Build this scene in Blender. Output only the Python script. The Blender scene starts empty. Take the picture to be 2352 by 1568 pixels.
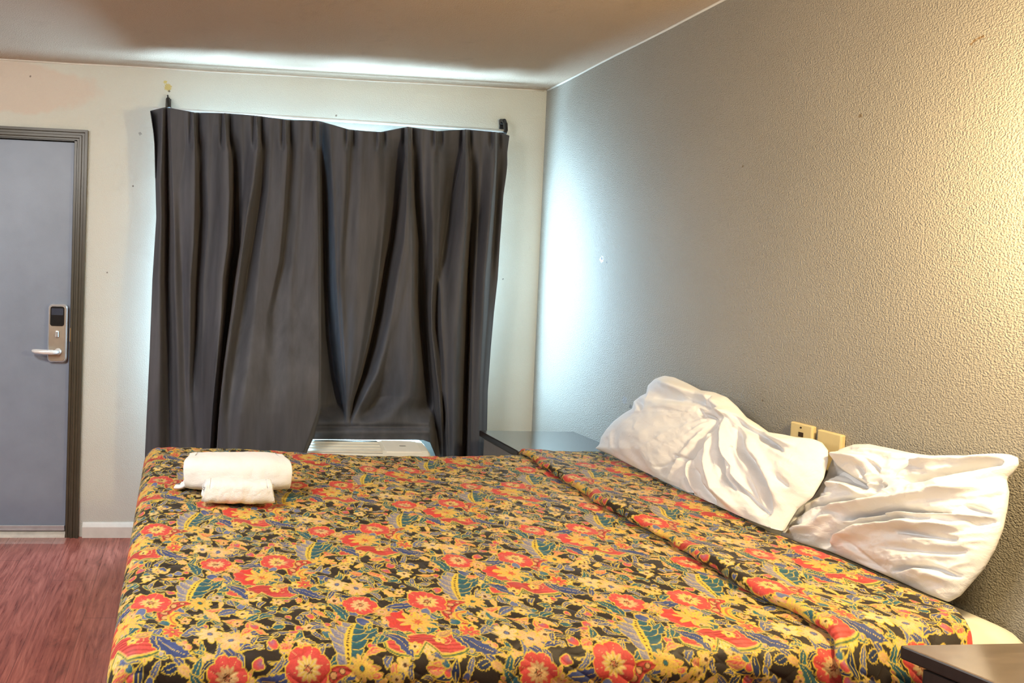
import bpy, bmesh, math, random
import numpy as np
from mathutils import Vector, Matrix

random.seed(7)
rng = np.random.RandomState(11)
S = bpy.context.scene
COL = S.collection
W, H = 2352, 1568

# ------------------------------------------------------------------ camera
YAW, PITCH, ROLL = 0.083392, 0.029022, -0.031904
CAM = np.array([-1.8996, -3.4889, 1.38846])
PPX, PPY, FPX = 560.2, 676.35, 1529.97


def cam_axes():
    f = np.array([math.sin(YAW) * math.cos(PITCH), math.cos(YAW) * math.cos(PITCH), -math.sin(PITCH)])
    r = np.array([math.cos(YAW), -math.sin(YAW), 0.0])
    d = np.cross(f, r)
    c, s = math.cos(ROLL), math.sin(ROLL)
    return c * r + s * d, -s * r + c * d, f


RX, DN, FW = cam_axes()
cd = bpy.data.cameras.new('camera')
cam = bpy.data.objects.new('camera', cd)
COL.objects.link(cam)
m = Matrix.Identity(4)
for i in range(3):
    m[i][0], m[i][1], m[i][2], m[i][3] = RX[i], -DN[i], -FW[i], CAM[i]
cam.matrix_world = m
cd.sensor_width = 36
cd.lens = FPX / W * 36
cd.shift_x = (W / 2 - PPX) / W
cd.shift_y = (PPY - H / 2) / W
cd.clip_start = 0.05
S.camera = cam


def ray(px, py):
    px = np.asarray(px, float); py = np.asarray(py, float)
    return (RX[None, :] * ((px - PPX) / FPX).reshape(-1, 1) + DN[None, :] * ((py - PPY) / FPX).reshape(-1, 1) + FW[None, :])


def on_plane(px, py, n, c):
    """points of the plane n.p = c seen at these places of the photo"""
    d = ray(px, py); n = np.asarray(n, float)
    t = (c - CAM @ n) / (d @ n)
    return CAM[None, :] + d * t[:, None]


def at_y(px, py, y): return on_plane(px, py, (0, 1, 0), y)
def at_z(px, py, z): return on_plane(px, py, (0, 0, 1), z)
def at_x(px, py, x): return on_plane(px, py, (1, 0, 0), x)


# ------------------------------------------------------------------ materials
def lin(c):
    c = np.asarray(c, float) / 255.0
    return np.where(c <= 0.04045, c / 12.92, ((c + 0.055) / 1.055) ** 2.4)


class NT:
    """small node-graph writer"""
    def __init__(self, name):
        self.m = bpy.data.materials.new(name); self.m.use_nodes = True
        self.t = self.m.node_tree; self.n = self.t.nodes; self.l = self.t.links
        self.b = self.n['Principled BSDF']

    def new(self, typ, **kw):
        n = self.n.new(typ)
        for k, v in kw.items(): setattr(n, k, v)
        return n

    def put(self, sock, v):
        if isinstance(v, bpy.types.NodeSocket): self.l.new(v, sock)
        elif isinstance(v, (tuple, list, np.ndarray)):
            v = list(v)
            sock.default_value = (v + [1.0])[:4] if len(sock.default_value) == 4 else v[:3]
        else: sock.default_value = v

    def math(self, op, a, b=0.0, c=None):
        n = self.new('ShaderNodeMath', operation=op)
        self.put(n.inputs[0], a); self.put(n.inputs[1], b)
        if c is not None: self.put(n.inputs[2], c)
        return n.outputs[0]

    def mix(self, f, a, b, typ='MIX'):
        n = self.new('ShaderNodeMix', data_type='RGBA', blend_type=typ)
        self.put(n.inputs[0], f); self.put(n.inputs[6], a); self.put(n.inputs[7], b)
        return n.outputs[2]

    def obj(self):
        return self.new('ShaderNodeTexCoord').outputs['Object']

    def scaled(self, v, s, loc=(0, 0, 0)):
        n = self.new('ShaderNodeMapping')
        self.put(n.inputs['Vector'], v); n.inputs['Scale'].default_value = s; n.inputs['Location'].default_value = loc
        return n.outputs[0]

    def noise(self, v, scale, detail=3.0, rough=0.55, dist=0.0):
        n = self.new('ShaderNodeTexNoise')
        self.put(n.inputs['Vector'], v); n.inputs['Scale'].default_value = scale
        n.inputs['Detail'].default_value = detail; n.inputs['Roughness'].default_value = rough
        n.inputs['Distortion'].default_value = dist
        return n.outputs[0]

    def ramp(self, f, stops):
        n = self.new('ShaderNodeValToRGB'); cr = n.color_ramp
        while len(cr.elements) < len(stops): cr.elements.new(0.5)
        for e, (p, c) in zip(cr.elements, stops):
            e.position = p; e.color = (list(c) + [1.0])[:4]
        self.put(n.inputs[0], f)
        return n.outputs[0]

    def bump(self, h, strength, dist, nrm=None):
        n = self.new('ShaderNodeBump')
        n.inputs['Strength'].default_value = strength; n.inputs['Distance'].default_value = dist
        self.put(n.inputs['Height'], h)
        if nrm is not None: self.put(n.inputs['Normal'], nrm)
        return n.outputs[0]

    def done(self, col=None, rough=0.6, metal=0.0, nrm=None, spec=None, **kw):
        if col is not None: self.put(self.b.inputs['Base Color'], col)
        self.put(self.b.inputs['Roughness'], rough); self.put(self.b.inputs['Metallic'], metal)
        if nrm is not None: self.put(self.b.inputs['Normal'], nrm)
        if spec is not None: self.put(self.b.inputs['Specular IOR Level'], spec)
        for k, v in kw.items(): self.put(self.b.inputs[k], v)
        return self.m


def plain(name, rgb, rough=0.5, metal=0.0, var=0.06, scale=30.0, bump=0.0, spec=None, bscale=None):
    t = NT(name); o = t.obj(); c = lin(rgb)
    f = t.noise(o, scale)
    col = t.ramp(f, [(0.3, c * (1 - var)), (0.7, np.minimum(c * (1 + var), 1))])
    nrm = t.bump(t.noise(o, bscale or scale * 6, 4), 0.5, bump) if bump else None
    return t.done(col, rough, metal, nrm, spec)


def wall_mat(name, rgb, marks=(), bump=0.0022, dirt=(150, 135, 118), dirt_amt=0.35, patch=None):
    t = NT(name); o = t.obj(); c = lin(rgb)
    big = t.noise(o, 1.3, 2, 0.6)
    col = t.ramp(big, [(0.30, c * 0.93), (0.70, np.minimum(c * 1.04, 1))])
    blot = t.noise(o, 5.0, 3, 0.7)
    col = t.mix(t.math('MULTIPLY', t.ramp(blot, [(0.60, (0, 0, 0)), (0.80, (1, 1, 1))]), dirt_amt), col, lin(dirt))
    if patch is not None:                       # repainted, pinker area of the wall
        centre, size, rgb2, amt = patch
        sub = t.new('ShaderNodeVectorMath', operation='SUBTRACT'); t.put(sub.inputs[0], o); t.put(sub.inputs[1], centre)
        dv = t.new('ShaderNodeVectorMath', operation='DIVIDE'); t.put(dv.inputs[0], sub.outputs[0]); t.put(dv.inputs[1], size)
        ln = t.new('ShaderNodeVectorMath', operation='LENGTH'); t.put(ln.inputs[0], dv.outputs[0])
        f = t.math('ADD', ln.outputs['Value'], t.math('MULTIPLY', t.noise(o, 4, 3, 0.7), 0.5))
        col = t.mix(t.math('MULTIPLY', t.ramp(f, [(0.9, (1, 1, 1)), (1.35, (0, 0, 0))]), amt), col, lin(rgb2))
    jig = t.math('SUBTRACT', t.noise(o, 130, 2, 0.7), 0.5) if marks else None
    for (p, r, rgb3) in marks:                  # small holes, scuffs and stains
        dn = t.new('ShaderNodeVectorMath', operation='DISTANCE'); t.put(dn.inputs[0], o); t.put(dn.inputs[1], p)
        d = t.math('ADD', dn.outputs['Value'], t.math('MULTIPLY', jig, r * 2.2))
        f = t.math('LESS_THAN', d, r)
        col = t.mix(t.math('MULTIPLY', f, 0.8), col, lin(rgb3))
    n1 = t.noise(o, 120, 2, 0.55)
    n2 = t.ramp(t.noise(o, 240, 1, 0.5), [(0.35, (0, 0, 0)), (0.65, (1, 1, 1))])
    h = t.math('ADD', t.math('MULTIPLY', n1, 1.0), t.math('MULTIPLY', n2, 0.55))
    return t.done(col, 0.62, 0, t.bump(h, 0.75, bump), 0.35)


# ------------------------------------------------------------------ mesh helpers
def link(name, me, mat, parent=None, smooth=False):
    o = bpy.data.objects.new(name, me); COL.objects.link(o)
    if mat is not None and not me.materials: me.materials.append(mat)
    if parent is not None: o.parent = parent
    if smooth:
        me.polygons.foreach_set('use_smooth', [True] * len(me.polygons))
    return o


def finish(name, bm, mat, parent=None, smooth=False):
    bmesh.ops.recalc_face_normals(bm, faces=bm.faces)
    me = bpy.data.meshes.new(name); bm.to_mesh(me); bm.free()
    return link(name, me, mat, parent, smooth)


def box(bm, lo, hi, bev=0.0, seg=2):
    r = bmesh.ops.create_cube(bm, size=1.0)
    vs = r['verts']
    lo = Vector(lo); hi = Vector(hi)
    for v in vs:
        v.co = Vector([(lo[i] + hi[i]) / 2 + v.co[i] * (hi[i] - lo[i]) for i in range(3)])
    if bev > 0:
        es = list({e for v in vs for e in v.link_edges})
        bmesh.ops.bevel(bm, geom=es, offset=bev, segments=seg, profile=0.5, affect='EDGES')


def tube(bm, pts, rad, n=12, caps=True):
    pts = [Vector(p) for p in pts]
    rad = [rad] * len(pts) if not hasattr(rad, '__len__') else rad
    rings = []
    up = None
    for i, p in enumerate(pts):
        t = (pts[min(i + 1, len(pts) - 1)] - pts[max(i - 1, 0)]).normalized()
        if up is None: up = t.orthogonal().normalized()
        up = (up - t * up.dot(t)).normalized(); s = t.cross(up)
        rings.append([bm.verts.new(p + (up * math.cos(a) + s * math.sin(a)) * rad[i]) for a in [2 * math.pi * k / n for k in range(n)]])
    for a, b in zip(rings, rings[1:]):
        for k in range(n): bm.faces.new((a[k], a[(k + 1) % n], b[(k + 1) % n], b[k]))
    if caps:
        bm.faces.new(rings[0][::-1]); bm.faces.new(rings[-1])


def prism(bm, poly, axis, a, b):
    """poly: 2D points in the other two axes (in x,y,z order)"""
    def mk(p, w):
        q = list(p); q.insert(axis, w); return bm.verts.new(q)
    A = [mk(p, a) for p in poly]; B = [mk(p, b) for p in poly]
    bm.faces.new(A); bm.faces.new(B[::-1])
    for k in range(len(poly)):
        bm.faces.new((A[k], B[k], B[(k + 1) % len(poly)], A[(k + 1) % len(poly)]))


def rrect(cx, cy, w, h, r, seg=6):
    out = []
    for (sx, sy, a0) in ((1, 1, 0), (-1, 1, 90), (-1, -1, 180), (1, -1, 270)):
        for k in range(seg + 1):
            a = math.radians(a0 + 90 * k / seg)
            out.append((cx + sx * (w / 2 - r) + r * math.cos(a), cy + sy * (h / 2 - r) + r * math.sin(a)))
    return out


def grid_mesh(name, P, mat, parent=None, color=None, wrap_u=False, flip=False):
    """P: (rows, cols, 3)"""
    R, C = P.shape[:2]
    me = bpy.data.meshes.new(name)
    me.vertices.add(R * C); me.vertices.foreach_set('co', P.astype(np.float32).ravel())
    idx = np.arange(R * C, dtype=np.int32).reshape(R, C)
    if wrap_u: idx = np.concatenate([idx, idx[:, :1]], 1)
    q = np.stack([idx[:-1, :-1], idx[:-1, 1:], idx[1:, 1:], idx[1:, :-1]], -1).reshape(-1, 4)
    if flip: q = q[:, ::-1]
    n = len(q)
    me.loops.add(n * 4); me.loops.foreach_set('vertex_index', np.ascontiguousarray(q).ravel())
    me.polygons.add(n)
    me.polygons.foreach_set('loop_start', np.arange(0, n * 4, 4, dtype=np.int32))
    me.polygons.foreach_set('loop_total', np.full(n, 4, np.int32))
    me.polygons.foreach_set('use_smooth', np.ones(n, bool))
    me.update(calc_edges=True)
    if color is not None:
        ca = me.color_attributes.new('pattern', 'FLOAT_COLOR', 'POINT')
        rgba = np.ones((R * C, 4), np.float32); rgba[:, :3] = color.reshape(-1, 3)
        ca.data.foreach_set('color', rgba.ravel())
    return link(name, me, mat, parent)


def tag(o, label, cat, group=None, kind=None):
    o['label'] = label; o['category'] = cat
    if group: o['group'] = group
    if kind: o['kind'] = kind
    return o


def structure(o, label=None, cat=None):
    o['kind'] = 'structure'
    if label: o['label'] = label
    if cat: o['category'] = cat
    return o


def empty(name, loc):
    o = bpy.data.objects.new(name, None); COL.objects.link(o); o.location = loc
    o.empty_display_size = 0.1
    return o


def keep(child, parent):
    """parent while the child's mesh stays in world coordinates"""
    child.parent = parent
    child.matrix_parent_inverse = Matrix.Translation(parent.location).inverted()
    return child


def vnoise(x, y, seed=0, octaves=3):
    """smooth value noise on arrays, about -1..1"""
    out = np.zeros_like(x, dtype=float); amp = 1.0; tot = 0
    r = np.random.RandomState(seed)
    for o in range(octaves):
        T = r.rand(64, 64) * 2 - 1
        xi = np.floor(x).astype(int); yi = np.floor(y).astype(int)
        fx = x - xi; fy = y - yi
        fx = fx * fx * (3 - 2 * fx); fy = fy * fy * (3 - 2 * fy)
        g = lambda i, j: T[(xi + i) % 64, (yi + j) % 64]
        out += amp * ((g(0, 0) * (1 - fx) + g(1, 0) * fx) * (1 - fy) + (g(0, 1) * (1 - fx) + g(1, 1) * fx) * fy)
        tot += amp; amp *= 0.5; x = x * 2.03 + 7.1; y = y * 2.03 + 3.7
    return out / tot


def smooth(a, b, x):
    t = np.clip((x - a) / (b - a), 0, 1)
    return t * t * (3 - 2 * t)


# ------------------------------------------------------------------ the setting
HC = 2.44
XL, YF = -4.3, -5.6            # left wall, wall behind the camera
DX0, DX1, DZ = -3.40, -2.487, 2.047     # door opening
WX0, WX1, WZ0, WZ1 = -2.00, -0.33, 0.86, 1.86

M_back = wall_mat('painted_back_wall', (209, 210, 200), [
    ((-2.035, 0, 2.345), 0.018, (196, 176, 84)), ((-2.028, 0, 2.325), 0.006, (90, 70, 30)), ((-2.05, 0, 2.37), 0.009, (205, 190, 100)),
    ((-2.20, 0, 1.83), 0.005, (90, 80, 70)), ((-2.32, 0, 1.38), 0.004, (110, 100, 90)),
    ((-1.15, 0, 2.245), 0.006, (120, 110, 100)), ((-0.235, 0, 1.415), 0.006, (120, 118, 115)), ((-0.20, 0, 1.413), 0.004, (120, 118, 115)),
    ((-2.73, 0, 2.36), 0.005, (110, 95, 80)), ((-2.17, 0, 2.10), 0.008, (150, 145, 140))],
    bump=0.0012, patch=((-3.0, 0, 2.31), (0.85, 1, 0.20), (214, 192, 176), 0.55), dirt_amt=0.15)
M_right = wall_mat('textured_right_wall', (156, 150, 138), [  # same paint as the back wall, darkened: its dimmer light is in the colour
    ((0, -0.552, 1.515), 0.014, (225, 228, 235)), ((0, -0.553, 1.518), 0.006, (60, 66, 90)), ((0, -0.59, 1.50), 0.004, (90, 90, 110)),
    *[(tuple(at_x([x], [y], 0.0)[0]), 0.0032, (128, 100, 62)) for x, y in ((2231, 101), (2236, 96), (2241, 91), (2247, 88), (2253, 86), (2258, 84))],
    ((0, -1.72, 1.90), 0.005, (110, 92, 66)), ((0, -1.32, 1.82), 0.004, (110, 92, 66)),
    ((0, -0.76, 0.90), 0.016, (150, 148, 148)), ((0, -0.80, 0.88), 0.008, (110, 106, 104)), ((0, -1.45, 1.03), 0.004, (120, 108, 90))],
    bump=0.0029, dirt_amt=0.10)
M_ceil = wall_mat('sprayed_ceiling', (188, 168, 147), bump=0.0030, dirt=(132, 112, 96), dirt_amt=0.30)
M_plainwall = wall_mat('painted_rear_wall', (205, 196, 182), bump=0.002)


def floor_mat():
    t = NT('cherry_laminate'); o = t.obj()
    sep = t.new('ShaderNodeSeparateXYZ'); t.put(sep.inputs[0], o)
    pw = 0.19
    ix = t.math('FLOOR', t.math('DIVIDE', sep.outputs[0], pw))
    wn = t.new('ShaderNodeTexWhiteNoise', noise_dimensions='1D'); t.put(wn.inputs['W'], ix)
    rnd = wn.outputs['Value']
    comb = t.new('ShaderNodeCombineXYZ')
    t.put(comb.inputs[0], t.math('MULTIPLY', sep.outputs[0], 5.0)); t.put(comb.inputs[1], t.math('MULTIPLY', sep.outputs[1], 0.9))
    t.put(comb.inputs[2], t.math('MULTIPLY', rnd, 19.0))
    g = t.noise(comb.outputs[0], 3.2, 7, 0.68, 2.2)
    comb2 = t.new('ShaderNodeCombineXYZ')
    t.put(comb2.inputs[0], t.math('MULTIPLY', sep.outputs[0], 60.0)); t.put(comb2.inputs[1], t.math('MULTIPLY', sep.outputs[1], 2.2))
    t.put(comb2.inputs[2], rnd)
    fine = t.noise(comb2.outputs[0], 2.0, 4, 0.6)
    col = t.ramp(g, [(0.30, lin((78, 32, 25))), (0.45, lin((136, 66, 54))), (0.56, lin((158, 86, 72))), (0.75, lin((190, 120, 102)))])
    col = t.mix(0.30, col, t.ramp(fine, [(0.35, lin((110, 50, 42))), (0.65, lin((206, 128, 110)))]))
    fx = t.math('FRACT', t.math('DIVIDE', sep.outputs[0], pw))
    yy = t.math('FRACT', t.math('ADD', t.math('DIVIDE', sep.outputs[1], 1.2), t.math('MULTIPLY', rnd, 5.0)))
    seam = t.math('MAXIMUM', t.math('LESS_THAN', fx, 0.012), t.math('LESS_THAN', yy, 0.0025))
    col = t.mix(t.math('MULTIPLY', seam, 0.55), col, lin((60, 26, 20)))
    # pale worn strip along the door sill
    w = t.math('MULTIPLY', t.math('MULTIPLY', t.math('GREATER_THAN', t.math('ADD', sep.outputs[1], t.math('MULTIPLY', t.noise(o, 14, 4), 0.03)), -0.075), t.math('LESS_THAN', sep.outputs[0], -2.49)), 0.55)
    col = t.mix(w, col, lin((196, 160, 148)))
    return t.done(col, t.ramp(fine, [(0.3, (0.26,) * 3), (0.7, (0.36,) * 3)]), 0, t.bump(t.math('SUBTRACT', fine, t.math('MULTIPLY', seam, 1.0)), 0.25, 0.001), 0.55)


M_floor = floor_mat()
bm = bmesh.new(); box(bm, (XL - .15, YF - .15, -0.1), (0.15, 0.15, 0)); structure(finish('floor', bm, M_floor))
bm = bmesh.new(); box(bm, (XL - .15, YF - .15, HC), (0.15, 0.15, HC + .1)); structure(finish('ceiling', bm, M_ceil))
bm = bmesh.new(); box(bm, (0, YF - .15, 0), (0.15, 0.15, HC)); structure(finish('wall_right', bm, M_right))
bm = bmesh.new(); box(bm, (XL - .15, YF - .15, 0), (XL, 0.15, HC)); structure(finish('wall_left', bm, M_plainwall))
bm = bmesh.new(); box(bm, (XL, YF - .15, 0), (0, YF, HC)); structure(finish('wall_front', bm, M_plainwall))

# back wall with the door and window openings
xs = [XL, DX0, DX1, WX0, WX1, 0.0]; zs = sorted([0, WZ0, DZ, WZ1, HC])
bm = bmesh.new(); vt = {}
def V(x, y, z):
    k = (round(x, 4), y, round(z, 4))
    if k not in vt: vt[k] = bm.verts.new((x, y, z))
    return vt[k]
def solid(i, j):
    if i < 0 or j < 0 or i >= len(xs) - 1 or j >= len(zs) - 1: return False
    x = (xs[i] + xs[i + 1]) / 2; z = (zs[j] + zs[j + 1]) / 2
    return not ((DX0 < x < DX1 and z < DZ) or (WX0 < x < WX1 and WZ0 < z < WZ1))
TH = 0.11
for i in range(len(xs) - 1):
    for j in range(len(zs) - 1):
        if not solid(i, j): continue
        a, b, c, d = xs[i], xs[i + 1], zs[j], zs[j + 1]
        bm.faces.new((V(a, 0, c), V(b, 0, c), V(b, 0, d), V(a, 0, d)))
        bm.faces.new((V(a, TH, c), V(a, TH, d), V(b, TH, d), V(b, TH, c)))
        for (di, dj, p, q) in ((-1, 0, (a, c), (a, d)), (1, 0, (b, c), (b, d)), (0, -1, (a, c), (b, c)), (0, 1, (a, d), (b, d))):
            if not solid(i + di, j + dj):
                bm.faces.new((V(p[0], 0, p[1]), V(q[0], 0, q[1]), V(q[0], TH, q[1]), V(p[0], TH, p[1])))
structure(finish('wall_back', bm, M_back))

M_base = plain('baseboard_paint', (226, 224, 216), 0.5, var=0.05, scale=18, bump=0.0008)
def baseboard_profile(h, d): return [(0, 0), (-d, 0), (-d, h * 0.72), (-d * 0.55, h * 0.9), (-d * 0.25, h), (0, h)]
bm = bmesh.new(); prism(bm, [(y, z) for (y, z) in baseboard_profile(0.078, 0.016)], 0, DX1 + 0.075, -0.001)
structure(finish('baseboard_back', bm, M_base))
bm = bmesh.new(); prism(bm, [(x - 0.001, z) for (x, z) in baseboard_profile(0.078, 0.016)], 1, YF + .01, -0.02)
structure(finish('baseboard_right', bm, M_base))

# caulk beads where the ceiling meets the walls
M_caulk = plain('ceiling_caulk', (214, 208, 196), 0.5, scale=8)
bm = bmesh.new(); tube(bm, [(-0.003, y, HC - 0.003 + 0.0015 * math.sin(y * 9)) for y in np.linspace(YF + .02, -0.02, 60)], 0.006, 8)
structure(finish('trim_1', bm, M_caulk, None, True))
bm = bmesh.new(); tube(bm, [(x, -0.003, HC - 0.003 + 0.0012 * math.sin(x * 8)) for x in np.linspace(XL + .02, -0.02, 60)], 0.005, 8)
structure(finish('trim_2', bm, M_caulk, None, True))

# ------------------------------------------------------------------ window and daylight
M_vinyl = plain('window_vinyl', (232, 234, 236), 0.4)
t = NT('window_glass')
tr = t.new('ShaderNodeBsdfTransparent'); gl = t.new('ShaderNodeBsdfGlossy'); gl.inputs['Roughness'].default_value = 0.03
tr.inputs['Color'].default_value = (0.95, 0.98, 1, 1)
mx = t.new('ShaderNodeMixShader'); mx.inputs[0].default_value = 0.06
t.l.new(tr.outputs[0], mx.inputs[1]); t.l.new(gl.outputs[0], mx.inputs[2])
t.l.new(mx.outputs[0], t.n['Material Output'].inputs['Surface'])
M_glass = t.m
bm = bmesh.new(); fw = 0.035
box(bm, (WX0, 0.07, WZ0), (WX0 + fw, 0.105, WZ1)); box(bm, (WX1 - fw, 0.07, WZ0), (WX1, 0.105, WZ1))
box(bm, (WX0, 0.07, WZ0), (WX1, 0.105, WZ0 + fw)); box(bm, (WX0, 0.07, WZ1 - fw), (WX1, 0.105, WZ1))
xm = (WX0 + WX1) / 2; box(bm, (xm - .02, 0.072, WZ0 + fw), (xm + .02, 0.103, WZ1 - fw))
win = structure(finish('window_1', bm, M_vinyl))
bm = bmesh.new(); box(bm, (WX0 + fw, 0.086, WZ0 + fw), (WX1 - fw, 0.089, WZ1 - fw)); finish('pane', bm, M_glass, win)


def area(name, loc, target, sx, sy, power, rgb):
    l = bpy.data.lights.new(name, 'AREA'); l.shape = 'RECTANGLE'; l.size = sx; l.size_y = sy; l.energy = power; l.color = rgb
    o = bpy.data.objects.new(name, l); COL.objects.link(o); o.location = loc
    o.rotation_euler = (Vector(target) - Vector(loc)).to_track_quat('-Z', 'Y').to_euler()
    return o


def point(name, loc, rad, power, rgb):
    l = bpy.data.lights.new(name, 'POINT'); l.energy = power; l.color = rgb; l.shadow_soft_size = rad
    o = bpy.data.objects.new(name, l); COL.objects.link(o); o.location = loc
    return o


area('daylight', ((WX0 + WX1) / 2, 0.062, (WZ0 + WZ1) / 2), ((WX0 + WX1) / 2, -1, (WZ0 + WZ1) / 2), WX1 - WX0 - .02, WZ1 - WZ0 - .02, 520, (0.45, 0.74, 1.0))
point('sconce_light', (-0.30, -2.48, 1.66), 0.07, 66, (1.0, 0.77, 0.42))
area('ceiling_light', (-2.9, -2.45, 2.40), (-2.6, -1.9, 0.0), 0.5, 0.4, 52, (1.0, 0.975, 0.93))
area('left_fill_light', (-4.05, -3.0, 2.0), (-1.3, -0.6, 1.0), 0.5, 0.4, 30, (1.0, 0.98, 0.95))  # added fill from the left, raking the curtain folds; no lamp seen there
wd = bpy.data.worlds.new('world'); S.world = wd; wd.use_nodes = True
bg = wd.node_tree.nodes['Background']; bg.inputs[0].default_value = (0.60, 0.80, 1.0, 1); bg.inputs[1].default_value = 1.2

# ------------------------------------------------------------------ door
M_slab = plain('door_paint', (134, 146, 164), 0.42, var=0.06, scale=6, bump=0.0006, bscale=220)
M_frame = plain('door_frame_paint', (72, 67, 54), 0.35, var=0.08, scale=14)
M_alu = plain('aluminium', (196, 198, 202), 0.35, 0.6)
M_pale = plain('pale_threshold', (205, 198, 186), 0.5, var=0.12, scale=22)
M_nickel = plain('satin_nickel', (196, 184, 166), 0.33, 0.75)
M_chrome = plain('polished_nickel', (235, 236, 238), 0.16, 0.7)
M_blackpl = plain('black_plastic', (26, 25, 26), 0.25)
M_dark = plain('dark_gap', (12, 12, 12), 0.8)

bm = bmesh.new(); box(bm, (DX0 + .004, 0.012, 0.034), (DX1 - .016, 0.056, DZ - .006), 0.002, 1)
slab = finish('door_1', bm, M_slab); structure(slab)
bm = bmesh.new()
def casing_profile(x_in, sgn):          # stepped moulding, cross-section in x,y
    w = [0, .010, .013, .024, .027, .038, .041, .054]
    d = [.012, .012, .019, .019, .015, .015, .021, .021]
    p = [(x_in, 0.0)] + [(x_in + sgn * a, -b) for a, b in zip(w, d)] + [(x_in + sgn * .054, 0.0)]
    return p
# mitred casing: sweep the profile round the opening
path = [((DX1, 0.0), (1, 0)), ((DX1, DZ), (1, 1)), ((DX0, DZ), (-1, 1)), ((DX0, 0.0), (-1, 0))]
prof = casing_profile(0, 1); rings = []
for (c, n) in path:
    rings.append([bm.verts.new((c[0] + n[0] * a, b, c[1] + n[1] * a)) for (a, b) in prof])
for a, b in zip(rings, rings[1:]):
    for k in range(len(prof)): bm.faces.new((a[k], a[(k + 1) % len(prof)], b[(k + 1) % len(prof)], b[k]))
bm.faces.new(rings[0]); bm.faces.new(rings[-1][::-1])
# jambs inside the opening
box(bm, (DX1 - .012, -0.012, 0), (DX1 + .002, 0.10, DZ)); box(bm, (DX0 - .002, -0.012, 0), (DX0 + .002, 0.10, DZ)); box(bm, (DX0, -0.012, DZ - .003), (DX1, 0.10, DZ + .002))
box(bm, (DX1 - .030, 0.060, 0), (DX1 - .010, 0.09, DZ)); box(bm, (DX0, 0.060, DZ - .02), (DX1, 0.09, DZ))
dframe = finish('door_frame', bm, M_frame, slab)
bm = bmesh.new(); box(bm, (DX1 - .013, -0.0128, 1.02), (DX1 - .009, 0.010, 1.09)); finish('strike_plate', bm, plain('brass', (206, 176, 120), 0.3, 0.8), dframe)
bm = bmesh.new(); box(bm, (DX0 + .006, 0.002, 0.030), (DX1 - .018, 0.012, 0.058), 0.002, 1); box(bm, (DX0 + .006, 0.000, 0.034), (DX1 - .018, 0.004, 0.040)); finish('door_sweep', bm, M_alu, slab)
bm = bmesh.new(); prism(bm, [(-.012, 0), (-.006, .014), (.02, .026), (.10, .028), (.10, 0)], 0, DX0, DX1 - .014); finish('threshold', bm, M_pale, slab)
# electronic lock
p = at_y([112, 156, 134, 82, 138, 134], [697, 832, 770, 805, 806, 772], 0.0)
lx0, lx1, lz1, lz0 = -2.610, -2.512, 1.211, 0.912
lcx = (lx0 + lx1) / 2; lcz = (lz0 + lz1) / 2
bm = bmesh.new()
A = rrect(lcx, lcz, lx1 - lx0, lz1 - lz0, 0.022); B = rrect(lcx, lcz, lx1 - lx0 - .010, lz1 - lz0 - .010, 0.018)
def ring(poly, y): return [bm.verts.new((a, y, b)) for a, b in poly]
r0, r1, r2 = ring(A, 0.012), ring(A, -0.012), ring(B, -0.018)
for a, b in ((r0, r1), (r1, r2)):
    for k in range(len(A)): bm.faces.new((a[k], a[(k + 1) % len(A)], b[(k + 1) % len(A)], b[k]))
bm.faces.new(r2)
lock = finish('door_lock', bm, M_chrome, slab)
bm = bmesh.new(); prism2 = rrect(lcx - .002, lcz - .002, lx1 - lx0 - .020, lz1 - lz0 - .020, 0.015)
A = [bm.verts.new((a, -0.0175, b)) for a, b in prism2]; B = [bm.verts.new((a, -0.0215, b)) for a, b in prism2]
bm.faces.new(B)
for k in range(len(A)): bm.faces.new((A[k], A[(k + 1) % len(A)], B[(k + 1) % len(A)], B[k]))
finish('face_plate', bm, M_nickel, lock)
bm = bmesh.new()
A = rrect(lcx - .002, lz1 - .062, 0.070, 0.100, 0.012)
a0 = [bm.verts.new((a, -0.021, b)) for a, b in A]; b0 = [bm.verts.new((a, -0.0245, b)) for a, b in A]
bm.faces.new(b0)
for k in range(len(A)): bm.faces.new((a0[k], a0[(k + 1) % len(A)], b0[(k + 1) % len(A)], b0[k]))
finish('card_reader', bm, M_blackpl, lock)
bm = bmesh.new(); box(bm, (lcx - .031, -0.0255, lz1 - .056), (lcx + .026, -0.024, lz1 - .022), 0.0006, 1); finish('reader_window', bm, plain('smoked_lens', (64, 70, 84), 0.12), lock)
bm = bmesh.new(); box(bm, (lcx - .009, -0.034, lcz - .020), (lcx + .009, -0.021, lcz + .014), 0.005, 3); finish('thumb_turn', bm, M_chrome, lock)
bm = bmesh.new()
hz = 0.968
tube(bm, [(lcx + .006, -0.020, hz), (lcx + .006, -0.030, hz)], 0.017, 18)
tube(bm, [(lcx + .006, -0.028, hz), (lcx + .006, -0.050, hz), (lcx + .000, -0.060, hz), (lcx - .016, -0.064, hz), (lcx - .060, -0.062, hz + .001), (lcx - .098, -0.056, hz + .003), (lcx - .112, -0.048, hz + .004), (lcx - .120, -0.034, hz + .004)],
     [.009, .009, .010, .0125, .0125, .0115, .009, .006], 14)
finish('lever_handle', bm, plain('lever_nickel', (240, 240, 240), 0.25, 0.25), lock, True)

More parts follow.
